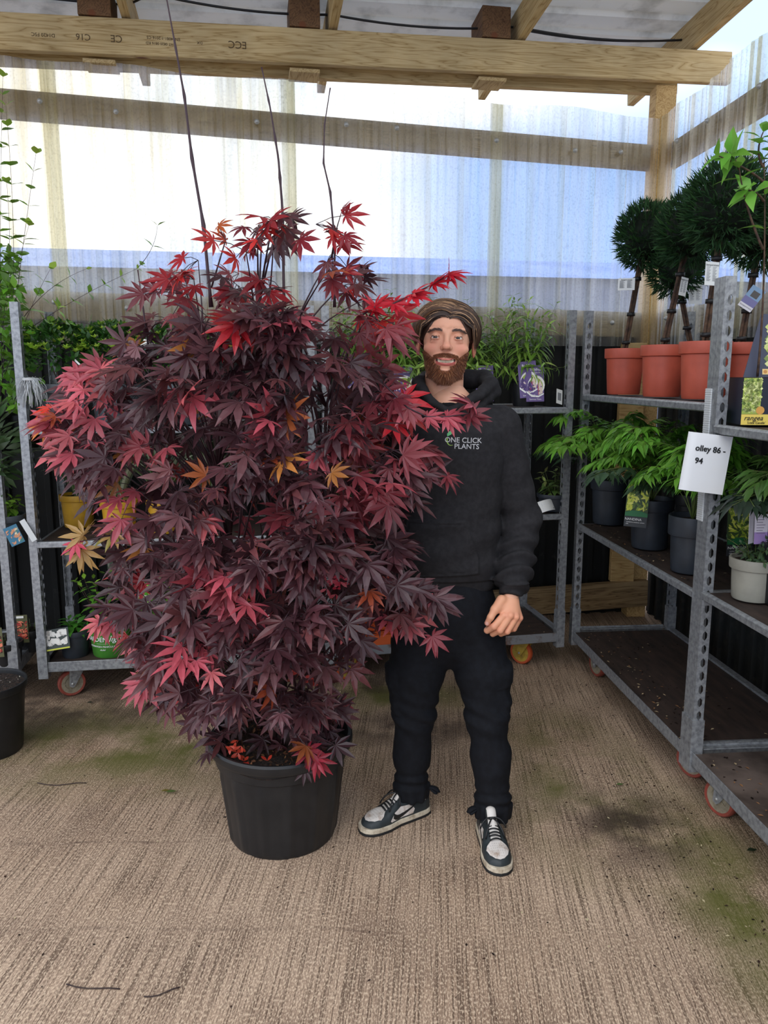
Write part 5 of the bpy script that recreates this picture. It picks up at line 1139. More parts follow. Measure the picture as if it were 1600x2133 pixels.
def hoodie_sdf(x, y, z):
    xl = np.interp(z, TZ, TXL); xr = np.interp(z, TZ, TXR); cx = cx0+(xl+xr)/2; a = (xr-xl)/2; b_ = np.interp(z, TZ, TB); cy = .015+0*z
    p_ = 2.5; rr = (np.abs((x-cx)/a)**p_+np.abs((y-cy)/b_)**p_)**(1/p_); d = (rr-1)*np.minimum(a, b_)*.95
    fold = .0035*np.sin(z*38+x*9+1)*np.sin(x*11+z*7)+.0025*np.sin(z*62-x*22); d = d+fold*np.clip((1.3-z)*4, 0, 1)
    d = smax(d, z-(ztop+.035), .03)
    sleeves = []
    for A, B, C_, sg in ((J['shr'], J['elr'], J['wrr'], 1), (J['shl'], J['ell'], J['wrl'], -1)):
        up = cap(x, y, z, A+np.array([-.02*sg, 0, 0]), B, .074, .062); CC = B+(C_-B)*.80; lw = cap(x, y, z, B, CC, .062, .056)
        ds = smin(up, lw, .03); dv = C_-B; t = ((x-B[0])*dv[0]+(y-B[1])*dv[1]+(z-B[2])*dv[2])/(dv@dv)
        dv2 = B-A; t2 = ((x-A[0])*dv2[0]+(y-A[1])*dv2[1]+(z-A[2])*dv2[2])/(dv2@dv2)
        ds = ds+.0085*np.sin(t*30+x*34+1.4*np.sin(y*40))*np.clip(t*2.2+.1, 0, 1)*(t < 1)+.003*np.sin(t2*20+y*26+x*12)*np.clip(1-t, 0, 1)*np.clip(t2, 0, 1)
        cuffA = B+(C_-B)*.80; cuff = cap(x, y, z, cuffA, C_, .047, .043); ds = smin(ds, cuff, .006)
        e = C_+nrm(dv)*.004; n_ = nrm(dv); ds = smax(ds, (x-e[0])*n_[0]+(y-e[1])*n_[1]+(z-e[2])*n_[2], .003)
        sleeves.append(ds)
    d = smin(d, sleeves[0], .018); d = smin(d, sleeves[1], .018)
    # trapezius / shoulder line
    d = smin(d, cap(x, y, z, J['shl']+np.array([.02, 0, .012]), J['shr']+np.array([-.02, 0, .012]), .055, .055), .03)
    d = smin(d, ell(x, y, z, J['neck']+np.array([0, .02, -.02]), (.125, .085, .055)), .03)
    # hem band
    band = .0045*(z < zs_-.012*np.clip(1-np.abs(x)*3, 0, 1)*0); d = d+np.where(y < .2, band, band)
    # kangaroo pocket
    pk = pocket(x, z); w_ = (y < -.02); d = d-.0065*np.clip(-pk/.005, 0, 1)*w_+.003*np.exp(-((pk+.012)/.0022)**2)*w_
    # armhole seam
    for sg, s_ in ((1, J['shr']), (-1, J['shl'])): d = d+.0016*np.exp(-(((x-s_[0]+.022*sg)-.10*(z-s_[2])*sg*-1)/.0022)**2)*(z > s_[2]-.16)
    d = smax(d, hem-z, .004)
    # neck opening
    d = smax(d, -cap(x, y, z, J['neck']+np.array([0, -.01, -.035]), HC+np.array([0, .02, -.05]), .062, .08), .01)
    V_ = cap(x, y, z, J['neck']+np.array([-.003, -.10, -.03]), J['neck']+np.array([-.003, -.10, .1]), .026, .075); d = smax(d, -V_, .008)
    return d
def hood_sdf(x, y, z):
    nk = J['neck']; g = lambda px, py, Y: W_(px, py, Y)
    pr = [g(930, 856, 2.415), g(900, 838, 2.41), g(880, 812, 2.44), g(872, 796, 2.50), g(890, 792, 2.60), g(950, 788, 2.66), g(1010, 790, 2.62), g(1022, 800, 2.54), g(1000, 822, 2.46), g(962, 842, 2.415), g(932, 858, 2.41)]
    d = chain(x, y, z, pr, [.009, .013, .016, .020, .028, .032, .030, .024, .018, .013, .009], .01)
    d = smin(d, ell(x, y, z, nk+np.array([.01, .12, -.02]), (.10, .05, .07)), .03)
    pr2 = [g(905, 852, 2.43), g(880, 835, 2.46), g(1005, 838, 2.48), g(960, 858, 2.43)]
    d = smin(d, chain(x, y, z, [g(865, 822, 2.49), g(885, 846, 2.44), g(920, 866, 2.41)], [.02, .016, .008], .01), .012)
    d = smin(d, chain(x, y, z, [g(1028, 815, 2.55), g(1000, 842, 2.48), g(955, 864, 2.42)], [.026, .019, .009], .01), .012)
    d = d+.0022*np.sin(x*90+z*60)*np.sin(y*50+z*30)
    inner = cap(x, y, z, nk+np.array([0, -.002, -.09]), HC+np.array([0, .015, -.03]), .060, .078); d = smax(d, -inner, .006)
    return d
V, Q = nets(hoodie_sdf, *grid((-.50, -.22, hem-.02), (.40, .36, ztop+.10), .0046)); b = MB(); b.add(V, Q); hood = b.build('hoodie', M['hood'], man)
V, Q = nets(hood_sdf, *grid((-.20, -.17, ztop-.10), (.22, .24, ztop+.14), .0035)); b = MB(); b.add(V, Q); b.build('hood', M['hood'], hood)
def tee_sdf(x, y, z):
    nk = J['neck']; d = smin(ell(x, y, z, nk+np.array([0, 0, -.06]), (.10, .095, .06)), cap(x, y, z, nk+np.array([0, .0, -.05]), nk+np.array([0, .012, .012]), .075, .068), .015)
    d = smax(d, -cap(x, y, z, nk+np.array([0, .008, -.005]), nk+np.array([0, .0, .1]), .0625, .075), .003)
    return smax(d, z-(nk[2]+.030-.35*(-y)*(y < 0)), .004)
V, Q = nets(tee_sdf, *grid(J['neck']-np.array([.12, .12, .13]), J['neck']+np.array([.12, .12, .06]), .0035)); b = MB(); b.add(V, Q); b.build('t_shirt', M['tee'], man)
# drawn logo on the chest, laid on the cloth
def bvh_of(o): me = o.data; return BVHTree.FromPolygons([v.co[:] for v in me.vertices], [p.vertices[:] for p in me.polygons])
tree_h = bvh_of(hood)
def onto(me, mw, name, m, parent, off=.0012, bvh=tree_h):
    bm = bmesh.new(); bm.from_mesh(me)
    for v in bm.verts:
        q = mw @ v.co; hit = bvh.ray_cast(Vector((q.x, -.6, q.z)), Vector((0, 1, 0))); y = hit[0].y if hit[0] else q.y; v.co = (q.x, y-off-abs(v.co.z), q.z)
    bm.to_mesh(me); bm.free(); me.materials.clear(); me.materials.append(m); o = bpy.data.objects.new(name, me); COL.objects.link(o); o.parent = parent; return o
c1 = W_(966, 918, 2.39); c2 = W_(973, 931, 2.39)
onto(text_mesh('ONE CLICK', .0225, .0002, bold=.0002), basis(c1, (1, 0, -.03), (0, 0, 1)), 'chest_lettering', M['whitep'], hood)
onto(text_mesh('PLANTS', .0225, .0002, bold=.0002), basis(c2, (1, 0, -.03), (0, 0, 1)), 'chest_lettering', M['whitep'], hood)
def shape_mesh(poly, nm='shape'):
    bm = bmesh.new(); vs = [bm.verts.new((x, y, 0)) for x, y in poly]; bm.faces.new(vs); bmesh.ops.triangulate(bm, faces=bm.faces[:]); me = bpy.data.meshes.new(nm); bm.to_mesh(me); bm.free(); return me
M['lgreen'] = mat('green_print', (92, 170, 110), .6); M['lgreen2'] = mat('lime_print', (150, 190, 80), .6)
c3 = W_(938, 903, 2.39)
onto(shape_mesh([(-.008, -.010), (-.009, -.002), (-.003, .005), (.008, .011), (.009, .004), (.004, -.004)]), basis(c3, (1, 0, 0), (0, 0, 1)), 'leaf_emblem', M['lgreen'], hood)
a1 = [(-.014*math.cos(t), -.016*math.sin(t)) for t in np.linspace(-.5, 2.0, 14)]; a2 = [(-.0115*math.cos(t)+.001, -.0145*math.sin(t)) for t in np.linspace(2.0, -.5, 14)]
onto(shape_mesh(a1+a2), basis(W_(940, 918, 2.39), (1, 0, 0), (0, 0, 1)), 'swirl_emblem', M['lgreen2'], hood)
# ------------------------------------------------------------ trousers
def trouser_sdf(x, y, z):
    g = W_; hipc = g(932, 1265, 2.5)
    d = ell(x, y, z, hipc+np.array([0, .01, -.02]), (.168, .125, .19))
    L1 = [g(872, 1320, 2.52), g(868, 1400, 2.50), g(863, 1490, 2.49), g(858, 1570, 2.50), g(857, 1632, 2.505)]; R1 = [.092, .090, .068, .060, .058]
    L2 = [g(995, 1320, 2.49), g(1005, 1400, 2.46), g(1014, 1490, 2.43), g(1023, 1580, 2.415), g(1027, 1672, 2.405)]; R2 = [.093, .086, .068, .062, .057]
    a = chain(x, y, z, L1, R1, .03); b_ = chain(x, y, z, L2, R2, .03)
    for L, q, s in ((L1, a, 1), (L2, b_, -1)):
        ft = .0032*np.sin(z*55+x*30*s+y*22)*np.sin(z*17+x*25)+.0045*np.exp(-((z-L[2][2]-.02)/.06)**2)*np.sin(z*110+x*40)+.005*np.exp(-((z-L[4][2]-.03)/.035)**2)*np.sin(z*150+y*30)
        if s == 1: a = q+ft
        else: b_ = q+ft
    d = smin(d, a, .035); d = smin(d, b_, .035)
    # crotch folds
    d = d+.003*np.sin((x-hipc[0])*60+(z-.7)*50)*np.exp(-((z-.68)/.08)**2)
    # cargo pockets with flaps
    for c_, sx in ((g(1046, 1430, 2.44), 1), (g(812, 1430, 2.50), -1)):
        bx = np.maximum(np.maximum(np.abs(x-c_[0])-.042, np.abs(y-c_[1])-.062), np.abs(z-c_[2])-.085); w_ = np.clip(-bx/.01, 0, 1); d = d-.010*w_
        fl = np.maximum(np.maximum(np.abs(x-c_[0])-.046, np.abs(y-c_[1])-.066), np.abs(z-c_[2]-.055+.25*(np.abs(y-c_[1])))-.030); d = d-.004*np.clip(-fl/.003, 0, 1)
    # gathered cuffs
    for L, c_ in ((L1, g(857, 1640, 2.51)), (L2, g(1027, 1682, 2.41))):
        cuff = smax(cap(x, y, z, c_+np.array([0, 0, .03]), c_+np.array([0, 0, -.035]), .066, .060), np.abs(z-c_[2]+.005)-.030, .012)+.003*np.sin(np.arctan2(y-c_[1], x-c_[0])*9)
        d = smin(d, cuff, .008); d = smax(d, -(z-(c_[2]-.038)), .003) if 0 else d
    return d
V, Q = nets(trouser_sdf, *grid((-.26, -.22, .05), (.32, .20, 1.02), .0046)); b = MB(); b.add(V, Q); tro = b.build('cargo_trousers', M['trou'], man)
for (px, py, Y, dx) in ((899, 1640, 2.50, 1), (990, 1682, 2.40, -1)):
    c_ = W_(px, py, Y); b = MB()
    for i in range(2): b.tube(bez(c_+np.array([-.02*dx, 0, .01*i]), c_+np.array([.01*dx, -.01, .012-.02*i]), c_+np.array([(.028-.008*i)*dx, -.01, -.012-.006*i]), 6), [.009, .010, .011, .012, .012, .006], 7, flat=.5)
    b.build('ankle_tie', M['trou'], tro)
# ------------------------------------------------------------ trainers
M['shoe'] = mat('shoe_leather', attr=True, rough=.5, spec=.35, noise=None, bump=(200, .2, .0006))
M['midsole'] = mat('dirty_midsole', (206, 194, 172), .6, noise=(30, (150, 134, 112), .45, .65)); M['outsole'] = mat('black_rubber', (22, 22, 22), .7)
SL = .30
def outline(t):  # half widths (left,right) along sole, t 0 heel .. 1 toe
    w_ = np.interp(t, [0, .04, .12, .3, .5, .68, .82, .92, .98, 1], [.0, .022, .033, .035, .036, .047, .047, .038, .02, .0]); return w_
def shoe_sdf(x, y, z):   # y forward (toe at +.15), z up, x lateral
    t = (y+.15)/SL; w_ = outline(np.clip(t, 0, 1)); h = np.interp(t, [0, .1, .3, .42, .55, .7, .85, 1.0], [.088, .086, .082, .098, .092, .066, .056, .040])
    top = h-.0*z
    dx = (np.abs(x)-w_*1.0*np.clip(1.0-((z-.03)/.10)**2*.55, .3, 1)); d = smax(dx*.9, (z-top)*.8, .028); d = smax(d, .022-z, .004)
    d = smax(d, np.abs(y)-.148, .02)
    # ankle opening
    d = smax(d, -ell(x, y, z, (0, -.080, .105), (.028, .050, .045)), .006)
    # padded tongue
    d = smin(d, smax(cap(x, y, z, (0, .005, .082), (0, -.035, .118), .018, .020), np.abs(x)-.026, .01), .006)
    return d
def shoe_color(V):
    x, y, z = V.T; ax = np.abs(x); n = len(V); bl = np.array(lin((44, 50, 52))); wh = np.array(lin((214, 208, 200))); C = np.tile(bl, (n, 1))
    tg = (ax < .016)*(y > -.06)*(y < .062)*(z > .06); C[tg.astype(bool)] = wh
    heel = (y < -.10)*(z > .066)*(ax < .03); C[heel.astype(bool)] = wh*.9
    return C
SV, SQ = nets(shoe_sdf, *grid((-.056, -.158, .016), (.056, .158, .145), .0030)); SC = shoe_color(SV)
SBV = BVHTree.FromPolygons([tuple(v) for v in SV], [tuple(int(i) for i in q) for q in SQ]); SHP = []
def shoe_panel(poly, axis, m, nm, off, sub=6):
    bm = bmesh.new(); vs = [bm.verts.new((a, c, 0)) for a, c in poly]; bm.faces.new(vs); bmesh.ops.triangulate(bm, faces=bm.faces[:]); bmesh.ops.subdivide_edges(bm, edges=bm.edges[:], cuts=sub, use_grid_fill=True); bmesh.ops.triangulate(bm, faces=bm.faces[:])
    for v in bm.verts:
        a, c = v.co.x, v.co.y
        if axis == 0: h = SBV.ray_cast(Vector((a, c, .3)), Vector((0, 0, -1)))
        else: h = SBV.ray_cast(Vector((.3*axis, a, c)), Vector((-axis, 0, 0)))
        v.co = h[0]+h[1]*off if h[0] else Vector((a, c, .04) if axis == 0 else (.04*axis, a, c))
    me = bpy.data.meshes.new(nm); bm.to_mesh(me); bm.free(); me.materials.append(m); SHP.append((me, nm, m))
M['shoe_white'] = mat('white_leather', (214, 206, 198), .5, noise=(40, (170, 150, 134), .5, .7)); M['shoe_black'] = mat('black_leather', (24, 26, 27), .5)
shoe_panel([(.0, .050), (.014, .054), (.033, .074), (.038, .088), (.030, .110), (.015, .126), (0, .131), (-.015, .126), (-.030, .110), (-.038, .088), (-.033, .074), (-.014, .054)], 0, M['shoe_white'], 'toe_box', .0008)
pf = bmesh.new()
for i_ in range(6):
    for j_ in range(-3, 4):
        if abs(j_)*.0075 > .029-.004*abs(i_-2): continue
        cx_, cy_ = j_*.0075, .068+i_*.010; h = SBV.ray_cast(Vector((cx_, cy_, .3)), Vector((0, 0, -1)))
        if h[0]: pf.faces.new([pf.verts.new(h[0]+h[1]*.0012+Vector((.0010*math.cos(a), .0010*math.sin(a), 0))) for a in np.linspace(0, 6.28, 7)[:-1]])
me_ = bpy.data.meshes.new('perforations'); pf.to_mesh(me_); pf.free(); me_.materials.append(M['cable']); SHP.append((me_, 'perforations', None))
for ax_ in (-1, 1):
    shoe_panel([(-.052, .034), (.048, .034), (.052, .040), (.030, .062), (.0, .074), (-.045, .070), (-.060, .050)], ax_, M['shoe_white'], 'quarter_panel', .0008)
    shoe_panel([(.040, .046), (.030, .037), (.015, .034), (-.005, .038), (-.045, .054), (-.105, .080), (-.050, .062), (-.010, .052), (.008, .050), (.020, .052), (.030, .058), (.034, .064)][::1], ax_, M['shoe_black'], 'side_mark', .0018)
def shoe(name, p, yaw, lab):
    root = thing('trainer', '', '', (0, 0, 0)); 
    for k_ in ('label', 'category'): 
        if k_ in root: del root[k_]
    root.parent = man; root.location = p; root.rotation_euler = (0, 0, yaw)
    b = MB(); b.add(SV, SQ, 0, SC); b.build('upper', M['shoe'], root); root.scale = (.95, .95, .95)
    for me_, nm_, mm_ in SHP: o_ = bpy.data.objects.new(nm_, me_); COL.objects.link(o_); o_.parent = root
    ts = np.concatenate([np.linspace(0, .06, 5), np.linspace(.1, .9, 15), np.linspace(.93, 1, 6)]); ol = [(outline(t)+.004*(0 < t < 1), -.152+.306*t) for t in ts]; poly = [(a, y) for a, y in ol]+[(-a, y) for a, y in ol[::-1][1:-1]]
    b = MB(); b.prism(poly, .009, .028); b.build('midsole', M['midsole'], root, smooth=False, bevel=.003)
    b = MB(); b.prism([(a*1.02, y*1.01) for a, y in poly], .0, .0095); b.build('outsole', M['outsole'], root, smooth=False, bevel=.002)
    b = MB()
    for i in range(6):
        y = .058-.012*i; z = .074+.0045*i; b.tube(bez((-.019, y, z-.004), (0, y+.004, z+.012), (.019, y-.004*(i % 2), z-.004), 7), .0045, 6, flat=.5)
    for s in (-1, 1):
        b.tube(bez((0, -.008, .112), (s*.03, .0, .125), (s*.045, .012, .085), 8), .0028, 6); b.tube(bez((0, -.008, .112), (s*.02, .03, .12), (s*.034, .05, .070), 8), .0028, 6)
    b.tube(bez((-.012, -.006, .110), (0, 0, .118), (.012, -.006, .110), 5), .005, 6); b.build('laces', M['cable'], root)
    return root
# heel/toe ground points
fl = W_(825, 1703, 2.475); shoe('l', (fl[0], fl[1]-0.0, 0), math.radians(122), ''); fr = W_(1025, 1756, 2.315); shoe('r', (fr[0]-.0, fr[1]-.0, 0), math.radians(184), '')
# ------------------------------------------------------------ the red maple
mp_c = np.array([P(590, 1720, 2.43)[0], 2.43, 0]); maple = thing('potted_maple', 'tall red-purple Japanese maple in a big black nursery pot on the concrete floor', 'potted plant', tuple(mp_c))
b = MB(); n = 56; KR = 1.12
prof = [(0, .012), (.150, .010), (.158, .0), (.160, .004)]+[(.160+.028*t, .004+.27*t) for t in np.linspace(.05, 1, 10)]+[(.192, .276), (.196, .280), (.200, .318), (.212, .322), (.216, .330), (.216, .350), (.211, .357), (.203, .356), (.200, .346), (.198, .30)]
k = len(prof); V = []
for r, z in prof:
    for j in range(n*2):
        a = 2*math.pi*j/(n*2); rr = r
        if .008 < z < .272: rr += (.0042 if (j % 8) in (0, 1) else 0)
        if z < .003 and r > .15 and (j % 14) in (5, 6): z_ = .018
        else: z_ = z
        V.append((KR*rr*math.cos(a), KR*rr*math.sin(a), z_))
m = n*2; F = [(i*m+j, i*m+(j+1) % m, (i+1)*m+(j+1) % m, (i+1)*m+j) for i in range(k-1) for j in range(m)]
b.add(V, F); b.build('pot', M['pot_black'], maple, angle=35)
b = MB(); V = [(0, 0, .322)]; nn_ = 40
for i in range(1, 11):
    for j in range(nn_):
        a = 2*math.pi*j/nn_; r = .202*KR*i/10; V.append((r*math.cos(a), r*math.sin(a), .318+.006*math.sin(a*3+i)+random.uniform(-.004, .006)-(.006 if i == 10 else 0)))
F = [(0, 1+j, 1+(j+1) % nn_) for j in range(nn_)]+[(1+i*nn_+j, 1+(i+1)*nn_+j, 1+(i+1)*nn_+(j+1) % nn_, 1+i*nn_+(j+1) % nn_) for i in range(9) for j in range(nn_)]
b.add(V, F); u = rng.uniform(-1, 1, (700, 2)); u = u[np.hypot(*u.T) < .97]*.215
M['soilc'] = M['soil']; b.build('soil', M['soil'], maple)
b = MB(); leaves(b, LF_OVAL, np.column_stack([u, np.full(len(u), .324)]), rnd_dirs(len(u))*np.array([1, 1, .5]), rnd_dirs(len(u)), rng.uniform(.008, .022, len(u)), col_jit((92, 64, 44), len(u), .5)); tag(b.build('bark_mulch', M['attr_matte'], maple), kind='stuff')
def maple_leaf(lobes=7, w_=.17, droop=.18):
    ang = {7: [0, .62, 1.22, 1.95], 5: [0, .75, 1.5]}[lobes]; ln = {7: [1, .93, .74, .42], 5: [1, .85, .55]}[lobes]
    A = [-a for a in ang[:0:-1]]+ang; L = ln[:0:-1]+ln; V = [(0, 0, 0)]; F = []; n = len(A)
    def pt(a, r, z=0): return (r*math.sin(a), r*math.cos(a), z-droop*r*r)
    si = []
    for i in range(n+1):
        if i == 0: a, r = A[0]-.35, .10
        elif i == n: a, r = A[-1]+.35, .10
        else: a, r = (A[i-1]+A[i])/2, .20*min(L[i-1], L[i])+.04
        si.append(len(V)); V.append(pt(a, r, .012))
    for i in range(n):
        a, l = A[i], L[i]; m0 = len(V); x, y = math.sin(a), math.cos(a); px, py = math.cos(a), -math.sin(a); cv = random.uniform(-.04, .04)
        def q(r, s, z): return (x*r+px*s, y*r+py*s, z-droop*r*r)
        V += [q(l*.42, 0, -.012), q(l*.70, cv*.5, -.008), q(l, cv, -.02), q(l*.48, -w_*l*.5, .014), q(l*.48, w_*l*.5, .014), q(l*.74, -w_*l*.30+cv*.5, .006), q(l*.74, w_*l*.30+cv*.5, .006)]
        sl, sr = si[i], si[i+1]
        F += [(0, m0, m0+3, sl), (0, sr, m0+4, m0), (m0, m0+1, m0+5, m0+3), (m0, m0+4, m0+6, m0+1), (m0+1, m0+2, m0+5), (m0+1, m0+6, m0+2)]
    return np.array(V), F
ML = [maple_leaf(7, .26, d) for d in (.05, .2, .4)]+[maple_leaf(7, .24, .2) for _ in range(3)]+[maple_leaf(5, .25, .25)]
EXT = [(440, 560, 625), (480, 440, 690), (530, 370, 730), (580, 355, 760), (620, 330, 790), (660, 320, 800), (700, 300, 800), (750, 240, 790), (780, 150, 810), (830, 120, 860), (880, 110, 880), (930, 120, 890), (980, 180, 880), (1030, 210, 850), (1080, 220, 850), (1130, 240, 850), (1180, 240, 860), (1230, 235, 880), (1280, 210, 890), (1320, 240, 840), (1360, 280, 720), (1400, 330, 680), (1440, 400, 660), (1500, 450, 690), (1560, 480, 650)]
ey_, el_, er_ = np.array(EXT, float).T
CA = MB()
def add_leaf(p, d, n, s, c, v=None):
    T = ML[rng.integers(0, 7) if v is None else v]; leaves(CA, T, np.array([p]), np.array([d]), np.array([n]), s, np.array(c)[None])
def twig_leaves(tip, out, k, size, palette):
    for i in range(k):
        a = rng.uniform(0, 2*math.pi); o = np.array([math.cos(a), math.sin(a), 0])*.6+out*.9; o[1] -= .25; d = nrm(o+np.array([0, 0, -rng.uniform(-.15, .9)]))
        n_ = nrm(np.array([0, -.8, .7])+out*.4+rng.normal(0, .42, 3)); st = d*rng.uniform(.025, .10)+rng.normal(0, .012, 3); p = tip+st
        TW.tube([tip, tip+st*.5+np.array([0, 0, .006]), p], .0011, 4, 0)
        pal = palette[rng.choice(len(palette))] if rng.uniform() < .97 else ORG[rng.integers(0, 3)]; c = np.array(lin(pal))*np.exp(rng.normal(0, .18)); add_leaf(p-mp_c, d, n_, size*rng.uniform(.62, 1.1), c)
TW = MB()
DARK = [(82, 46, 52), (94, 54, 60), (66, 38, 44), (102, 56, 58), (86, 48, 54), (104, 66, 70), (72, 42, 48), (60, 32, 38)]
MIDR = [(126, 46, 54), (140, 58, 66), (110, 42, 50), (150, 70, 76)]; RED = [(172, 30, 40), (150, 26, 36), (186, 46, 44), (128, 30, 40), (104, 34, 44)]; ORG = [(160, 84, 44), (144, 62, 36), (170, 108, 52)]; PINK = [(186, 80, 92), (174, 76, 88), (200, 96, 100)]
tips = []
trunk_top = np.array([mp_c[0]+.01, 2.43, 1.25])
lead = [(bez((mp_c[0]+.0, 2.44, .31), (mp_c[0]+.03, 2.44, .8), (mp_c[0]+.01, 2.44, 1.55), 12), .016), (bez((mp_c[0]-.02, 2.45, .31), (mp_c[0]-.14, 2.44, .8), (mp_c[0]-.20, 2.42, 1.5), 12), .013), (bez((mp_c[0]+.02, 2.42, .31), (mp_c[0]+.14, 2.40, .7), (mp_c[0]+.17, 2.38, 1.45), 12), .012),
        (bez((mp_c[0]-.01, 2.46, .31), (mp_c[0]-.04, 2.52, .8), (mp_c[0]-.05, 2.52, 1.75), 12), .010)]
TR = MB()
for q, r in lead: TR.tube(q, np.linspace(r, r*.35, len(q)), 8)
npos = 370
for i in range(npos):
    y = rng.uniform(450, 1545); l, r = np.interp(y, ey_, el_), np.interp(y, ey_, er_); f = rng.uniform(0, 1)
    if y < 640 and rng.uniform() < (.6 if y < 560 else .4): continue
    if y > 1470 and rng.uniform() < .3: continue
    if y > 1330 and rng.uniform() < .35: continue
    x = l+(r-l)*(.06+.88*f); e = abs(f-.5)*2; dep = .30*math.sqrt(max(0, 1-e**2))+.03; Y = 2.44-.10*max(0, (x-600)/280) + dep*(rng.uniform(-1, .55) if rng.uniform() < .7 else -1)
    if x > 760: Y = min(Y, 2.30)
    if y > 1450: Y = 2.43+rng.uniform(-.16, .12)
    Y = max(Y, 2.08); tip = P(x, y, Y); ax_ = np.array([mp_c[0], 2.44, tip[2]]); out = tip-ax_; out[2] = 0; rad_ = np.linalg.norm(out); out = out/(rad_+.05)
    # branch from a leader, rising outwards
    q, rr = lead[rng.integers(0, 4)] if rad_ < .25 else lead[1 if x < 590 else 2]; zt = max(.36, tip[2]-rng.uniform(.10, .35)-.35*rad_); j = int(np.argmin(abs(q[:, 2]-zt))); s0 = q[j]
    if y < 640: s0 = lead[3][0][-1-(i % 3)] if abs(x-570) < 80 else (lead[1][0][-1] if x < 570 else lead[0][0][-1])
    if i % 2 == 0 or rad_ > .25: TW.tube(bez(s0, (s0+tip)/2+np.array([0, 0, .05]), tip, 7), np.linspace(.0042, .0014, 7), 5)
    u_ = rng.uniform(); pal_no = 0
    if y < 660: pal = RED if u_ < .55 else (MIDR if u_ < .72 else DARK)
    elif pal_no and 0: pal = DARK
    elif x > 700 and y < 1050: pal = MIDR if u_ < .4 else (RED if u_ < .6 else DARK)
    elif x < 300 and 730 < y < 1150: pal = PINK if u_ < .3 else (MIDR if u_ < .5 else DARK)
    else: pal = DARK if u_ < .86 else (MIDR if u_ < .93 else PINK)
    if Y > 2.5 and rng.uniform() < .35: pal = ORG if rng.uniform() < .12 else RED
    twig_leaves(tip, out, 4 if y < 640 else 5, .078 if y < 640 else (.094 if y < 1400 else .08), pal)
# outer sprays the photo shows clearly
def spray(pts, pal, size, Y, every=1, droop=.3, k=2):
    q = [P(x, y, Y) for x, y in pts]; TW.tube(q, np.linspace(.003, .0012, len(q)), 5)
    for j, p in enumerate(q[1:]):
        for m_ in range(k):
            a = rng.uniform(-1.2, 1.2); d = nrm(nrm(q[j+1]-q[j])*.6+np.array([math.sin(a), -.3, -droop+rng.normal(0, .2)])); c = np.array(lin(pal[rng.integers(0, len(pal))]))*np.exp(rng.normal(0, .1))
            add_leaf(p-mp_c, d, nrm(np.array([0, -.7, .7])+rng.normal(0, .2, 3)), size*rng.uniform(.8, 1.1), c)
BR = [(196, 20, 44), (176, 22, 40), (206, 36, 52)]
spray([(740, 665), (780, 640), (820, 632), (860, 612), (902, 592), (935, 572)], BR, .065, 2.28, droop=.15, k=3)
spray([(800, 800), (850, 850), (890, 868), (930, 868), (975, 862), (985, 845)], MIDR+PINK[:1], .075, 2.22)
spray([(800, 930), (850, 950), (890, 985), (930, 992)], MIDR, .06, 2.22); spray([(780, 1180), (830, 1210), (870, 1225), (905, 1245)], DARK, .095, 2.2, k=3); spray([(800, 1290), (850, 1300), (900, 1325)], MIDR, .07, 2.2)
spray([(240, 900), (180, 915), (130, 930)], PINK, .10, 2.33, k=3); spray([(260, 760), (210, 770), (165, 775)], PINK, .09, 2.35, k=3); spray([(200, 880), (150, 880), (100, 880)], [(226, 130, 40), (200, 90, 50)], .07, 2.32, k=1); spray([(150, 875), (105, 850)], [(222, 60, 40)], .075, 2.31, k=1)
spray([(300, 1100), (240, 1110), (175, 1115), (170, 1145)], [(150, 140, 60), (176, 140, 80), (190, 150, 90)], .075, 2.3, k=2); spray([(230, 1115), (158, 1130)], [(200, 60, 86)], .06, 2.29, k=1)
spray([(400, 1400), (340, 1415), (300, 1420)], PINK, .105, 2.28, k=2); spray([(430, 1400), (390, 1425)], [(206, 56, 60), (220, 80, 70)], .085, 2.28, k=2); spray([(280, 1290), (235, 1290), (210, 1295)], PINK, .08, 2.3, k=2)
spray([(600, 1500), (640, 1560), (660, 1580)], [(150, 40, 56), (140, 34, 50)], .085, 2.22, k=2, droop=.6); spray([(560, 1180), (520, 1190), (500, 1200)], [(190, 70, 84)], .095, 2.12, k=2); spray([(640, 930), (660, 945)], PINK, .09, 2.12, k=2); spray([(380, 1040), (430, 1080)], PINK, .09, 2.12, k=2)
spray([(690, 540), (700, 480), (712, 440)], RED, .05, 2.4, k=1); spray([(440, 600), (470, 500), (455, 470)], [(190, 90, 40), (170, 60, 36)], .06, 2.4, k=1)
for i in range(len(TW.V)): TW.V[i] = TW.V[i]-mp_c
for i in range(len(TR.V)): TR.V[i] = TR.V[i]-mp_c
tag(CA.build('leaves', M['maple'], maple, smooth=False), kind='stuff'); tag(TW.build('twigs', M['shoot'], maple), kind='stuff')
TR.build('trunk', M['darkbark'], maple)
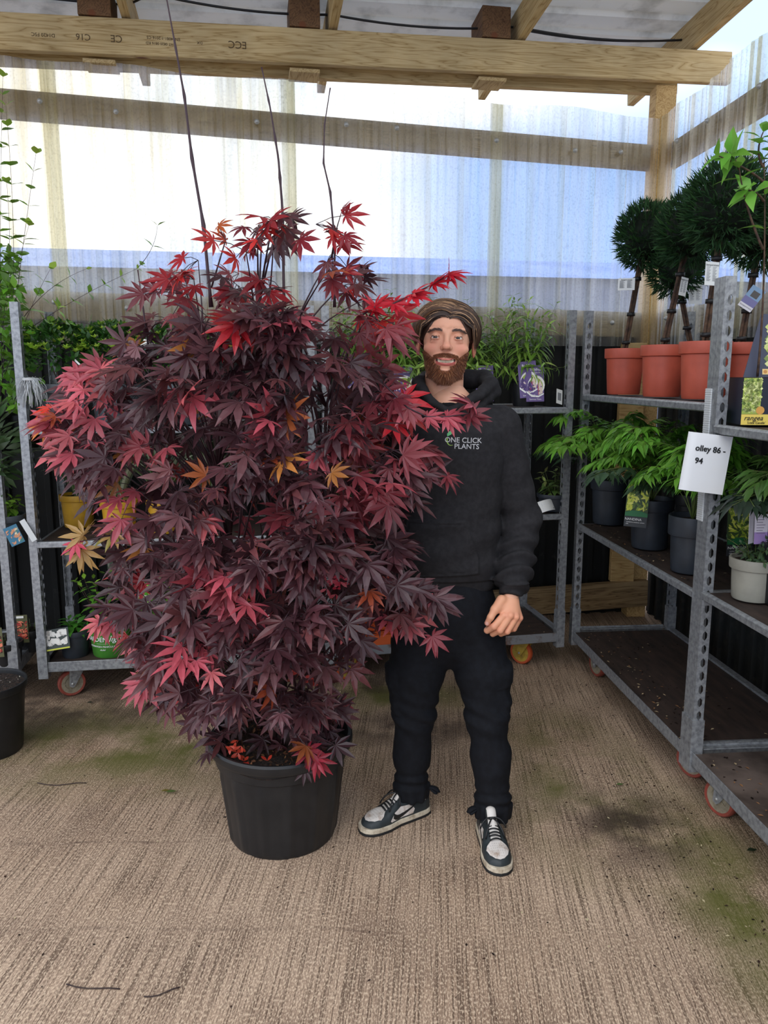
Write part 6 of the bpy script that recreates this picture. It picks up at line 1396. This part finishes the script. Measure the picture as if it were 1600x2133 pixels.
# bare leader shoots above the crown, with nodes
for pts, r in ((((440, 640, 2.44), (424, 470, 2.42), (400, 330, 2.40), (384, 200, 2.38), (366, 100, 2.36), (343, -25, 2.34)), .0052), (((592, 640, 2.42), (588, 430, 2.42), (580, 330, 2.40), (563, 225, 2.38), (545, 140, 2.37)), .0045), (((697, 640, 2.40), (697, 500, 2.40), (688, 400, 2.39), (674, 340, 2.38), (676, 260, 2.37), (688, 183, 2.36)), .0036), (((330, 980, 2.36), (320, 800, 2.36), (306, 700, 2.36), (287, 562, 2.36)), .0045)):
    q = [P(*p) for p in pts]; q = np.array(q); t = np.linspace(0, len(q)-1, 26); Qs = np.stack([np.interp(t, range(len(q)), q[:, i]) for i in range(3)], 1)-mp_c
    rr = np.linspace(r, r*.35, 26); rr[::5] *= 1.5; b = MB(); b.tube(Qs, rr, 8); b.build('leader_shoot', M['shoot'], maple)
# yellow ribbon tags
M['ribbon'] = mat('yellow_ribbon', (206, 190, 64), .5, transl=.3, noise=(60, (170, 150, 40), .5, .7))
for (a, c_, e) in (((462, 706), (448, 735), (424, 782)), ((470, 706), (486, 730), (486, 756))):
    q = bez(P(*a, 2.16), P(*c_, 2.14), P(*e, 2.15), 9)-mp_c; V = []; sd = np.array([.011, .002, .003])
    for i, p in enumerate(q): w__ = 1 if i < 7 else (9-i)*.38; V += [p-sd*w__, p+sd*w__, p+sd*w__+[0, .0008, 0], p-sd*w__+[0, .0008, 0]]
    F = [(4*i+j, 4*i+(j+1) % 4, 4*i+4+(j+1) % 4, 4*i+4+j) for i in range(8) for j in range(4)]; b = MB(); b.add(V, F); b.build('ribbon_tag', M['ribbon'], maple)
# winged seeds
b = MB(); WG = leaf_t(.42, .65, 4, .1, -.3)
for (px, py, Y, k, c) in ((696, 1205, 2.2, 8, (206, 60, 84)), (690, 1225, 2.2, 6, (214, 80, 96)), (735, 1300, 2.2, 6, (216, 90, 90)), (795, 1230, 2.2, 8, (176, 80, 66)), (770, 1260, 2.2, 5, (170, 84, 76)), (640, 1410, 2.3, 5, (206, 76, 70)), (500, 1430, 2.3, 5, (190, 80, 66)), (495, 1570, 2.28, 10, (196, 70, 50)), (440, 1460, 2.35, 4, (176, 70, 46)), (320, 1345, 2.3, 4, (214, 100, 80)), (640, 1075, 2.2, 8, (160, 50, 46)), (700, 1090, 2.25, 8, (160, 44, 46)), (520, 1590, 2.26, 5, (190, 60, 44))):
    for i in range(k):
        p = P(px+rng.normal(0, 12), py+rng.normal(0, 12), Y)-mp_c; d = nrm(rng.normal(size=3)+np.array([0, -.3, -.3])); 
        for s in (-1, 1): leaves(b, WG, np.array([p]), np.array([d+np.array([s*.9, 0, 0])]), np.array([0, -1., .2]), .026, np.array(lin(c))[None]*rng.uniform(.8, 1.2))
tag(b.build('winged_seeds', M['maple'], maple), kind='stuff')
